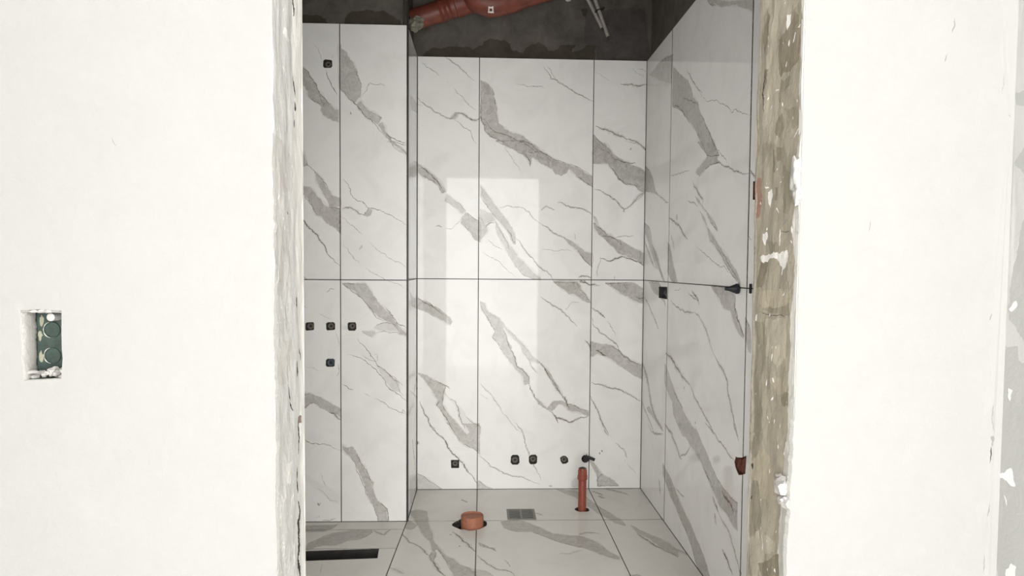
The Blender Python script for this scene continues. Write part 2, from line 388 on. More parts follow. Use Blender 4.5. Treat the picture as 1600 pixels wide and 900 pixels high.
  (.30,0,[-28,2761,13,2745,58,2689,-27,2692]),
  (.45,12.2,[638,3816,692,3755,776,3667]),
  (.45,10.1,[612,3656,640,3614]),
  (.40,0,[586,3372,656,3324,668,3222,627,3256]),
  (.40,9.5,[589,3742,638,3655]),
  (.40,0,[694,3232,719,3167,759,3104,795,3063,817,3004,834,2929,810,2855,783,2930,761,2986,742,3064,702,3126]),
  (.50,8.8,[702,3126,756,2968,781,2921,817,2867]),
  (.40,0,[804,3024,819,2970,859,2901,859,2878,811,2939]),
  (.35,0,[578,2692,609,2699,631,2676,574,2677])],
}
PATCHES = {
 'JR': [
  ('coat',0,[1135,1714,1132,1613,1133,1539,1133,1463,1132,1387,1140,1363,1141,1286,1143,1235,1139,1157,1145,1104,1147,1025,1145,919,1154,890,1158,849,1165,800,1175,748,1168,667,1170,555,953,670,1011,1657]),
  ('beige',0,[1287,1755,1284,1669,1277,1650,1259,1635,1261,1611,1270,1586,1269,1569,1277,1546,1266,1523,1278,1486,1270,1462,1256,1420,1241,1406,1214,1401,1217,1456,1201,1506,1215,1537,1225,1580,1200,1607,1152,1610,1140,1616,1145,1693]),
  ('dark',0,[1270,1642,1259,1632,1264,1606,1272,1586,1280,1572,1286,1585,1286,1613]),
  ('dark',0,[1218,1578,1205,1582,1186,1586,1166,1598,1157,1605,1148,1596,1143,1572,1137,1552,1138,1523,1158,1516,1176,1513,1201,1517,1209,1511,1218,1530,1216,1551]),
  ('wet',0,[1207,1510,1169,1506,1171,1488,1187,1487,1199,1484,1205,1470,1215,1472,1213,1488]),
  ('dark',0,[1217,1445,1197,1449,1193,1427,1205,1410,1225,1425]),
  ('dark',0,[1282,1544,1264,1542,1268,1518,1277,1509]),
  ('wet',0,[1191,1456,1142,1450,1134,1418,1164,1419]),
  ('white',0,[1188,1610,1175,1607,1177,1591,1185,1583,1190,1593]),
  ('white',4.5,[1155,1571,1163,1556]),
  ('white',4.6,[1176,1565,1177,1555]),
  ('white',4.5,[1183,1532,1188,1524]),
  ('white',2.4,[1138,1578,1150,1577]),
  ('white',1.9,[1230,1494,1213,1493,1219,1489]),
  ('white',3.8,[1198,1468,1195,1461]),
  ('white',4.3,[1244,1474,1249,1469]),
  ('white',3.4,[1151,1401,1134,1413]),
  ('white',3.3,[1143,1461,1139,1455]),
  ('crack',3.6,[1281,1547,1280,1510,1280,1487,1276,1469]),
  ('wet',0,[1285,1413,1248,1407,1251,1397,1272,1377,1283,1376]),
  ('dark',0,[1230,1393,1224,1395,1218,1353,1228,1354]),
  ('dark',0,[1217,1396,1194,1393,1199,1372,1212,1371]),
  ('wet',0,[1186,1362,1157,1347,1159,1309,1151,1305,1162,1277,1187,1285,1184,1330]),
  ('dark',0,[1220,1328,1209,1327,1209,1305,1218,1306]),
  ('red',0,[1309,1350,1281,1351,1275,1317,1288,1281,1309,1282]),
  ('wet',0,[1252,1239,1204,1234,1196,1220,1237,1216]),
  ('dark',0,[1276,1205,1243,1200,1269,1153,1295,1152]),
  ('white',0,[1250,1323,1235,1327,1229,1318,1236,1302,1242,1295,1250,1309]),
  ('white',0,[1271,1251,1250,1253,1246,1244,1260,1229,1271,1240]),
  ('white',0,[1280,1209,1240,1213,1203,1216,1164,1220,1159,1209,1166,1193,1181,1186,1202,1201,1236,1206,1246,1200,1276,1201]),
  ('white',5.5,[1192,1255,1194,1242,1195,1226]),
  ('white',5,[1148,1258,1146,1245]),
  ('white',5.3,[1185,1189,1187,1177]),
  ('white',3.5,[1211,1292,1200,1283]),
  ('white',5.4,[1250,1261,1253,1256]),
  ('white',3.4,[1153,1235,1147,1230]),
  ('white',2.4,[1262,1335,1247,1330]),
  ('crack',1,[1192,1251,1173,1249,1154,1249]),
  ('wet',0,[1295,1089,1258,1093,1239,1080,1254,1059,1252,1050,1258,1030,1255,1016,1259,992,1254,969,1260,951,1246,927,1242,897,1291,885,1297,986,1293,1055]),
  ('wet',0,[1263,1116,1211,1124,1153,1130,1146,1112,1238,1112]),
  ('crack',1.1,[1274,1108,1252,1109,1216,1107,1170,1108,1152,1111]),
  ('tan',0,[1230,993,1171,1005,1163,985,1188,973]),
  ('dark',0,[1175,969,1160,983,1144,983,1146,962,1165,959]),
  ('tan',0,[1269,1147,1148,1154,1144,1133,1197,1122,1267,1121]),
  ('beige',0,[1251,1099,1164,1105,1160,1039,1191,1019,1244,1034]),
  ('white',0,[1289,1104,1282,1104,1286,1092,1293,1092]),
  ('white',4.2,[1209,1041,1215,1027]),
  ('white',4.7,[1236,992,1240,980]),
  ('white',4.3,[1210,999,1204,992]),
  ('white',3.1,[1209,966,1216,958]),
  ('white',3.1,[1170,1149,1179,1142]),
  ('white',4.1,[1199,929,1202,920]),
  ('white',4.6,[1230,928,1226,923]),
  ('white',2.3,[1192,1154,1186,1152]),
  ('wet',0,[1298,884,1242,897,1245,879,1266,856,1287,832,1299,829]),
  ('wet',0,[1297,793,1266,800,1253,777,1243,734,1250,720,1272,703,1304,683,1302,746]),
  ('wet',0,[1303,675,1282,617,1313,603]),
  ('tan',0,[1295,830,1266,853,1241,868,1219,860,1200,837,1185,816,1187,796,1217,777,1250,778,1262,795,1274,800,1293,798]),
  ('beige',0,[1302,682,1246,721,1231,715,1186,718,1188,700,1229,681,1239,657,1252,630,1282,617,1296,654]),
  ('dark',0,[1253,653,1172,704,1166,668,1237,637]),
  ('white',0,[1177,839,1164,843,1160,833,1173,831]),
  ('white',4.9,[1178,890,1177,883]),
  ('white',4.1,[1214,838,1217,829]),
  ('white',5.1,[1210,663,1207,659]),
  ('white',5,[1183,674,1180,668]),
  ('white',5.2,[1242,711,1237,684]),
  ('white',4.9,[1287,886,1290,874]),
  ('white',5.1,[1246,724,1243,719]),
  ('crack',6.1,[1295,826,1297,814]),
  ('crack',3.5,[1291,766,1299,756]),
  ('edge',7.3,[1307,1735,1300,1546,1300,1416,1304,1300,1301,1152,1300,1018,1298,884,1302,792,1304,608,1306,483]),
  ('dark',11.6,[1321,1741,1314,1550,1311,1418,1315,1286,1315,1152,1315,1016,1311,881,1318,787,1320,600,1322,474]),
  ('white',3.1,[1191,674,1190,671]),
  ('white',1.6,[1146,720,1150,714]),
  ('white',1.9,[1183,740,1188,734]),
  ('white',2.9,[1211,1054,1215,1050]),
  ('white',3,[1276,880,1277,877]),
  ('white',3.2,[1149,807,1150,802]),
  ('dark',2.6,[1251,690,1251,687]),
  ('dark',2.3,[1172,1450,1174,1445]),
  ('white',2.1,[1184,1342,1190,1340]),
  ('white',4,[1285,1309,1283,1304]),
  ('white',1.7,[1220,920,1223,917]),
  ('white',3.8,[1264,1584,1264,1579]),
  ('white',2.7,[1197,1056,1198,1051]),
  ('dark',3.2,[1194,1071,1194,1069]),
  ('white',2.5,[1195,1336,1201,1334]),
  ('dark',3.5,[1200,997,1200,994]),
  ('white',3.9,[1230,1110,1232,1104]),
  ('white',3.2,[1199,1568,1198,1565]),
  ('white',2.3,[1276,1051,1280,1045]),
  ('dark',3.6,[1258,801,1257,799]),
  ('white',2.6,[1249,773,1252,769]),
  ('white',3,[1268,1601,1265,1594]),
  ('white',1.9,[1161,814,1165,811]),
  ('dark',2.3,[1277,847,1284,842]),
  ('white',1.9,[1160,1437,1158,1431]),
  ('white',2.6,[1211,1360,1214,1357]),
  ('white',2.5,[1258,1491,1262,1487]),
  ('dark',3.4,[1265,1219,1265,1217]),
  ('dark',2.9,[1202,1373,1205,1371]),
  ('dark',3.5,[1283,1664,1285,1661]),
  ('dark',4,[1178,1291,1180,1287]),
  ('dark',3,[1149,1201,1151,1196]),
  ('dark',3.7,[1255,1081,1257,1075]),
  ('white',2.8,[1151,969,1151,966]),
  ('white',4.4,[1255,1341,1255,1338]),
  ('white',1.7,[1273,1497,1277,1496]),
  ('dark',3.2,[1150,1212,1148,1209]),
  ('white',1.9,[1196,1634,1202,1633]),
  ('dark',3.5,[1226,1008,1227,1003]),
  ('white',4,[1279,1316,1277,1313]),
  ('white',2.9,[1180,1219,1181,1215]),
  ('white',2.7,[1283,960,1286,956]),
  ('white',3.6,[1216,711,1215,707]),
  ('white',2.6,[1177,1131,1176,1130]),
  ('white',2.7,[1174,925,1175,919]),
  ('white',2.9,[1155,883,1160,877])],
 'JL': [
  ('white',0,[1242,1705,1243,1635,1243,1529,1248,1422,1249,1313,1254,1240,1259,1167,1269,1091,1272,977,1274,900,1279,783,1283,625,1322,608,1348,1751]),
  ('pale',0,[1100,1645,1093,1487,1105,1452,1120,1397,1113,1331,1123,1300,1128,1496,1124,1560,1144,1664]),
  ('crack',6.7,[1250,1645,1253,1625,1250,1611]),
  ('crack',5.5,[1242,1507,1250,1491,1257,1475]),
  ('crack',7.2,[1252,1468,1255,1452]),
  ('crack',5.2,[1250,1437,1248,1422]),
  ('grey',3.9,[1198,1444,1200,1399]),
  ('white',0,[1189,1573,1208,1574,1225,1562,1214,1555,1195,1561]),
  ('white',5.8,[1155,1411,1163,1399,1172,1385]),
  ('white',5.4,[1190,1343,1206,1339]),
  ('white',5.5,[1229,1363,1238,1354]),
  ('white',2.9,[1181,1508,1206,1494]),
  ('beige2',0,[1114,1390,1197,1384,1236,1370,1221,1310,1123,1300]),
  ('beige2',0,[1123,1300,1195,1301,1205,1203,1190,1132,1130,1142]),
  ('crack',5.5,[1197,1276,1200,1271]),
  ('white',5.6,[1143,1187,1148,1171,1136,1158]),
  ('white',1.3,[1129,1098,1146,1095,1171,1095]),
  ('crack',5.7,[1261,1133,1258,1113]),
  ('grey',3.8,[1193,1129,1194,1076]),
  ('beige2',0,[1146,1070,1242,1060,1241,1027,1187,991,1126,1001]),
  ('crack',4.8,[1268,1041,1282,1018]),
  ('crack',6.9,[1255,1021,1261,992]),
  ('white',6.6,[1122,1072,1130,1041,1136,1017]),
  ('grey',3.6,[1195,1043,1206,988]),
  ('crack',4.4,[1200,989,1206,967,1215,952,1232,937]),
  ('crack',7.3,[1270,920,1264,903,1271,882,1262,854]),
  ('crack',5.6,[1261,831,1261,785]),
  ('crack',10.3,[1261,771,1272,747,1260,732,1265,688,1258,667,1272,630,1272,607]),
  ('red2',0,[1265,920,1282,918,1282,905,1264,910]),
  ('white',0,[1190,858,1223,853,1216,818,1189,823]),
  ('white',3.4,[1155,814,1157,807]),
  ('white',3.6,[1170,687,1158,682]),
  ('white',3.9,[1187,778,1189,772]),
  ('white',3.7,[1231,675,1217,670]),
  ('white',5,[1161,735,1148,730]),
  ('white',4.5,[1138,747,1133,739]),
  ('white',4.3,[1181,808,1165,801]),
  ('white',5,[1159,694,1147,690]),
  ('white',4.6,[1184,758,1180,750]),
  ('white',4.8,[1160,708,1162,703]),
  ('white',7.5,[1158,749,1157,742]),
  ('white',4.5,[1150,771,1146,767]),
  ('white',7.6,[1166,715,1162,710]),
  ('white',4.8,[1141,825,1135,821]),
  ('white',3.7,[1155,781,1152,777]),
  ('white',6.6,[1203,677,1190,670]),
  ('white',3.8,[1132,795,1119,788]),
  ('white',5.1,[1234,707,1233,696]),
  ('white',3.1,[1178,802,1167,799]),
  ('white',4,[1132,830,1127,827]),
  ('white',4.7,[1161,813,1157,802]),
  ('white',3.5,[1137,827,1133,824]),
  ('white',2.6,[1133,765,1125,763]),
  ('white',3.4,[1185,703,1173,701]),
  ('white',4.6,[1155,769,1153,766]),
  ('white',3.8,[1226,677,1231,666]),
  ('white',2.8,[1156,799,1148,796]),
  ('white',3.4,[1133,702,1120,699]),
  ('white',5,[1228,704,1216,698]),
  ('white',4.8,[1140,804,1125,798]),
  ('white',6.2,[1164,729,1155,722]),
  ('white',7.3,[1185,721,1185,711]),
  ('white',4.3,[1237,792,1216,786]),
  ('white',3.5,[1132,706,1125,705]),
  ('white',6.1,[1137,811,1131,804]),
  ('white',3.1,[1233,771,1228,769]),
  ('white',6,[1227,789,1214,782]),
  ('white',4.6,[1187,686,1182,683]),
  ('white',4.3,[1227,686,1222,680]),
  ('white',4.4,[1132,751,1123,747]),
  ('white',3.6,[1144,780,1138,772]),
  ('white',5.6,[1220,680,1217,677]),
  ('white',8.3,[1216,762,1213,757]),
  ('white',4.2,[1140,817,1129,812]),
  ('white',5.8,[1174,695,1179,682]),
  ('white',7,[1150,787,1147,777]),
  ('white',4.8,[1145,705,1146,699]),
  ('white',3.1,[1165,746,1153,739]),
  ('white',4.7,[1162,747,1154,742]),
  ('white',6.5,[1138,799,1136,789]),
  ('white',5.4,[1239,704,1231,697]),
  ('white',7.8,[1231,733,1229,721]),
  ('white',6.3,[1215,716,1217,707]),
  ('white',3.5,[1167,727,1169,722]),
  ('white',6.5,[1219,782,1216,771]),
  ('white',7.5,[1166,734,1164,730]),
  ('white',3.7,[1147,736,1147,730]),
  ('white',4.8,[1130,700,1117,695]),
  ('white',6.6,[1237,779,1232,772]),
  ('white',5.6,[1232,686,1237,670]),
  ('grey',5,[1186,1101,1183,1095]),
  ('grey',3.2,[1161,1203,1156,1195]),
  ('white',3.1,[1198,1247,1204,1242]),
  ('white',3.3,[1156,1053,1157,1049]),
  ('white',3.8,[1216,1304,1214,1298]),
  ('grey',2.8,[1124,1260,1130,1256]),
  ('white',4.1,[1160,1544,1162,1541]),
  ('white',4.8,[1191,1571,1188,1562]),
  ('grey',3.7,[1133,1074,1135,1068]),
  ('white',2.4,[1128,1435,1122,1427]),
  ('white',4.5,[1142,1558,1143,1551]),
  ('white',3.7,[1145,1502,1150,1499]),
  ('grey',3.4,[1175,1137,1170,1131]),
  ('white',3.3,[1147,1404,1142,1398]),
  ('white',3.1,[1149,1342,1146,1336]),
  ('white',3.7,[1173,1591,1169,1582]),
  ('white',3,[1137,1521,1133,1514]),
  ('white',2.5,[1166,1121,1173,1117]),
  ('white',3.2,[1210,961,1215,955]),
  ('white',3.8,[1130,1189,1136,1181]),
  ('white',4.5,[1159,1108,1155,1101]),
  ('grey',4.9,[1193,1406,1198,1400]),
  ('white',4.4,[1135,1442,1137,1439]),
  ('white',3,[1183,1253,1189,1245]),
  ('grey',2.7,[1126,1255,1122,1248]),
  ('grey',3.8,[1124,1081,1121,1074]),
  ('white',3.8,[1208,1042,1214,1034]),
  ('white',2.5,[1194,1605,1186,1596]),
  ('white',3.3,[1147,1436,1152,1431]),
  ('white',3.2,[1159,1199,1159,1197]),
  ('white',4,[1173,1265,1177,1260]),
  ('white',1.7,[1171,1492,1178,1491]),
  ('white',3.9,[1201,1338,1198,1332]),
  ('white',4.2,[1147,1262,1148,1260]),
  ('white',4.4,[1185,1193,1187,1189]),
  ('grey',3.6,[1224,1450,1224,1447]),
  ('white',3.2,[1156,1300,1150,1291]),
  ('grey',3,[1126,1070,1127,1066]),
  ('grey',4.8,[1196,1159,1199,1151]),
  ('grey',3.6,[1201,1148,1199,1145])],
 'OR': [
  ('patch',0,[1114,1471,1078,1463,731,1363,731,1349,1094,1444,1110,1449,1115,1462]),
  ('patch',0,[1110,1360,1091,1380,730,1340,727,1277,1089,1339,1107,1353]),
  ('patch',0,[1085,1267,1094,1234,1101,1201,1108,1160,1111,1129,1108,1108,1091,1096,1075,1078,718,1101,727,1272]),
  ('patch',0,[1117,1066,1087,1069,1084,1046,1073,1044,717,1085,716,1065,1122,1001]),
  ('patch',0,[1125,1002,716,1069,705,844,1107,655,1118,728,1130,770,1134,787,1132,841,1135,894,1130,949]),
  ('white',0,[1102,864,1090,873,1083,853,1080,847,1091,845,1108,852,1122,851,1120,855]),
  ('white',0,[1093,707,1082,722,1071,720,1067,688,1091,676]),
  ('white',0,[1104,999,1095,997,1099,979,1104,985]),
  ('white',0,[1109,1126,1094,1140,1091,1133,1104,1122]),
  ('white',2.6,[1104,825,1097,810])],
 'NW': [
  ('mark',0,[829,917,833,919,833,903,831,901]),
  ('crack',1.4,[830,901,829,873]),
  ('mark',1.8,[831,806,829,785]),
  ('mark',1.3,[825,721,825,692]),
  ('mark',1.5,[823,1118,820,1107]),
  ('mark',1.2,[831,972,831,926]),
  ('mark',1,[826,1499,825,1469]),
  ('mark',1.7,[835,1436,839,1432]),
  ('mark',1.9,[847,1600,849,1598]),
  ('mark',2,[745,1587,742,1563]),
  ('mark',2,[735,1530,731,1518]),
  ('mark',1.2,[619,1265,617,1248]),
  ('mark',1.6,[-564,1379,-557,1367])],
 'WL': [
  ('stain',0,[-868,2281,-841,2320,-799,2325,-715,2308,-707,2285]),
  ('stain',0,[-634,2283,-623,2321,-592,2345,-530,2354,-461,2351,-415,2329,-376,2307,-376,2277])],
 'WB': [
  ('stain',0,[-319,2287,-284,2322,-141,2343,-52,2327,-8,2346,1,2372,46,2386,117,2375,140,2353,145,2331,208,2315,288,2374,342,2326,414,2359,486,2363,464,2320,496,2329,541,2361,595,2362,583,2242,-319,2251]),
  ('purple',0,[520,2542,846,2558,905,2266,596,2278,595,2358,531,2374]),
  ('pale2',0,[-213,2482,-107,2528,-53,2529,-71,2441,-159,2360,-222,2368]),
  ('stain',0,[511,2546,547,2551,539,2511,521,2511])],
}
HOLES = {
 'lp0': ('LP',[-715,2119,-688,2117,-683,2113,-682,2089,-688,2082,-717,2081,-723,2087,-722,2113]),
 'lp1': ('LP',[-802,929,-774,931,-769,924,-770,897,-774,894,-804,891,-809,897,-808,925]),
 'lp2': ('LP',[-708,930,-681,931,-674,924,-674,898,-680,895,-709,893,-714,898,-715,925]),
 'lp3': ('LP',[-612,930,-582,931,-578,923,-577,900,-584,892,-611,892,-616,899,-617,924]),
 'lp4': ('LP',[-710,762,-682,762,-676,756,-677,729,-683,725,-711,725,-717,731,-716,755]),
 'bw0': ('BW',[-158,160,-121,159,-118,157,-118,117,-120,116,-159,116,-160,117,-162,157]),
 'bw1': ('BW',[168,186,195,186,203,176,205,144,196,133,167,133,157,145,159,177]),
 'bw2': ('BW',[266,186,291,187,300,176,299,144,292,136,264,134,255,147,255,174]),
 'bw3': ('BW',[436,180,454,179,465,167,468,147,455,137,437,136,426,150,423,169]),
 'bwv': ('BW',[581,163,577,150,566,142,553,142,542,150,538,163,542,175,552,183,566,183,576,175]),
 'rw0': ('RW',[3450,1100,3290,1103,3287,1045,3448,1045]),
 'rw1': ('RW',[2356,554,2341,555,2300,565,2261,581,2262,550,2266,521,2297,508,2326,499,2338,505,2357,517,2367,532]),
 'rw2': ('RW',[2258,1467,2218,1465,2214,1405,2257,1409]),
 'nw0': ('NW',[-707,1115,-679,1117,-644,1115,-645,1081,-645,1056,-644,1042,-647,1010,-681,1008,-704,1007,-706,1041,-707,1081]),
}
COAT_LEFT = [-331, 1779, -330, 1590, -330, 1532, -330, 1480, -328, 1465, -327, 1436, -324, 1397, -325, 1358, -323, 1300, -322, 1256, -323, 1236, -323, 1152, -324, 1082, -322, 1022, -322, 982, -325, 957, -321, 930, -322, 881, -323, 800, -323, 697, -325, 489]
COAT_RIGHT = [511, 1805, 512, 1609, 511, 1578, 512, 1510, 511, 1415, 508, 1385, 509, 1340, 503, 1303, 508, 1295, 506, 1234, 506, 1157, 506, 1106, 507, 1042, 504, 977, 503, 925, 504, 899, 500, 847, 500, 813, 499, 768, 498, 688, 496, 474]

# ------------------------------------------------------------------ helpers
def srgb(r, g, b):
    f = lambda v: ((v / 255 + .055) / 1.055) ** 2.4 if v > 10 else v / 255 / 12.92
    return (f(r), f(g), f(b), 1.0)

def link(o, parent=None):
    COL.objects.link(o)
    if parent is not None: o.parent = parent
    return o

def mesh_obj(name, verts, faces, m=None, parent=None, smooth=False):
    me = bpy.data.meshes.new(name); me.from_pydata([tuple(v) for v in verts], [], faces); me.update()
    if m: me.materials.append(m)
    if smooth: me.polygons.foreach_set('use_smooth', [True] * len(me.polygons))
    return link(bpy.data.objects.new(name, me), parent)

def bm_obj(name, bm, m=None, parent=None, smooth=False):
    me = bpy.data.meshes.new(name); bmesh.ops.recalc_face_normals(bm, faces=bm.faces); bm.to_mesh(me); bm.free()
    if m: me.materials.append(m)
    if smooth:
        me.polygons.foreach_set('use_smooth', [True] * len(me.polygons))
        try: me.set_sharp_from_angle(angle=math.radians(40))
        except Exception: pass
    return link(bpy.data.objects.new(name, me), parent)

def thing(name, label, cat, mat4=None, group=None):
    o = bpy.data.objects.new(name, None); o.empty_display_size = .03; link(o)
    if mat4 is not None: o.matrix_world = mat4
    o['label'] = label; o['category'] = cat
    if group: o['group'] = group
    return o

def structure(o, label=None):
    o['kind'] = 'structure'
    if label: o['label'] = label
    return o

def frame_at(p, right, up):
    r = Vector(right).normalized(); u = Vector(up).normalized(); n = r.cross(u)
    m = Matrix.Identity(4)
    for i in range(3): m[i][0] = r[i]; m[i][1] = u[i]; m[i][2] = n[i]; m[i][3] = p[i]
    return m

def add_box(bm, x0, x1, y0, y1, z0, z1, bev=0.0):
    t = bmesh.new()
    v = [t.verts.new((x, y, z)) for x in (x0, x1) for y in (y0, y1) for z in (z0, z1)]
    for f in ((0, 1, 3, 2), (4, 6, 7, 5), (0, 4, 5, 1), (2, 3, 7, 6), (0, 2, 6, 4), (1, 5, 7, 3)): t.faces.new([v[i] for i in f])
    if bev: bmesh.ops.bevel(t, geom=t.edges[:], offset=bev, segments=2, affect='EDGES')
    me = bpy.data.meshes.new('tmp'); t.to_mesh(me); t.free(); bm.from_mesh(me); bpy.data.meshes.remove(me)
    return bm

def box_obj(name, b, m, parent=None, bev=0.0):
    return bm_obj(name, add_box(bmesh.new(), *b, bev=bev), m, parent)

def add_lathe(bm, prof, seg=24, cap=False):
    """profile of (radius, z) turned about local z"""
    rings = []
    for r, z in prof:
        if r < 1e-6: rings.append([bm.verts.new((0, 0, z))])
        else: rings.append([bm.verts.new((r * math.cos(2 * math.pi * k / seg), r * math.sin(2 * math.pi * k / seg), z)) for k in range(seg)])
    for a, b in zip(rings, rings[1:]):
        for k in range(seg):
            k2 = (k + 1) % seg
            if len(a) == 1 and len(b) == 1: continue
            if len(a) == 1: bm.faces.new((a[0], b[k], b[k2]))
            elif len(b) == 1: bm.faces.new((a[k], a[k2], b[0]))
            else: bm.faces.new((a[k], a[k2], b[k2], b[k]))
    return bm

def add_tube(bm, pts, rad, seg=16, caps=True):
    """tube through pts, rad a number or one radius per point"""
    pts = [Vector(p) for p in pts]; n = len(pts)
    rr = rad if isinstance(rad, (list, tuple)) else [rad] * n
    up = None; rings = []
    for i, p in enumerate(pts):
        d = (pts[min(i + 1, n - 1)] - pts[max(i - 1, 0)]).normalized()
        if up is None: up = d.orthogonal().normalized()
        up = (up - d * up.dot(d)).normalized(); s = d.cross(up)
        rings.append([bm.verts.new(p + (up * math.cos(2 * math.pi * k / seg) + s * math.sin(2 * math.pi * k / seg)) * rr[i]) for k in range(seg)])
    for a, b in zip(rings, rings[1:]):
        for k in range(seg): bm.faces.new((a[k], a[(k + 1) % seg], b[(k + 1) % seg], b[k]))
    if caps: bm.faces.new(rings[0][::-1]); bm.faces.new(rings[-1])
    return bm

def add_lump(bm, c, r, seed, rough=.25, sub=2):
    """irregular lump: a displaced icosphere with radii r=(x,y,z)"""
    t = bmesh.new(); bmesh.ops.create_icosphere(t, subdivisions=sub, radius=1)
    o = Vector((seed * 3.7, seed * 1.3, seed * .7))
    for v in t.verts:
        k = 1 + rough * noise.fractal(v.co * 1.6 + o, 1.0, 2.0, 3)
        v.co = Vector((c[0] + v.co.x * r[0] * k, c[1] + v.co.y * r[1] * k, c[2] + v.co.z * r[2] * k))
    me = bpy.data.meshes.new('tmp'); t.to_mesh(me); t.free(); bm.from_mesh(me); bpy.data.meshes.remove(me)
    return bm

def pairs(l): return [(l[i] / 1000, l[i + 1] / 1000) for i in range(0, len(l), 2)]

def rough_path(pts, step, amp, rng, closed=False):
    """subdivide a polyline and shake it at several scales"""
    out = []; n = len(pts)
    for i in range(n if closed else n - 1):
        a = Vector(pts[i]); b = Vector(pts[(i + 1) % n]); L = (b - a).length
        seg = [a, b]; am = min(amp, L * .12)
        while (seg[1] - seg[0]).length > step and len(seg) < 129:
            s2 = [seg[0]]
            for p, q in zip(seg, seg[1:]):
                d = q - p; nn = Vector((-d.y, d.x)).normalized() if d.length > 1e-9 else Vector((0, 0))
                s2 += [(p + q) / 2 + nn * rng.uniform(-am, am), q]
            seg = s2; am *= .62
        out += seg[:-1]
    if not closed: out.append(Vector(pts[-1]))
    return out

def ribbon(pts, w, rng, taper=True):
    """a thin irregular stroke of width w as a polygon"""
    n = len(pts); L = []; Rr = []
    for i, p in enumerate(pts):
        d = pts[min(i + 1, n - 1)] - pts[max(i - 1, 0)]
        nn = Vector((-d.y, d.x)).normalized() if d.length > 1e-9 else Vector((1, 0))
        t = i / max(n - 1, 1); e = min(1, .25 + 3.2 * min(t, 1 - t)) if taper else 1
        h = w * .5 * e * rng.uniform(.55, 1.3)
        L.append(p + nn * h); Rr.append(p - nn * h)
    return L + Rr[::-1]

def bbox(p): return min(v[0] for v in p), max(v[0] for v in p), min(v[1] for v in p), max(v[1] for v in p)
def hit(a, b): return a[0] <= b[1] and b[0] <= a[1] and a[2] <= b[3] and b[2] <= a[3]

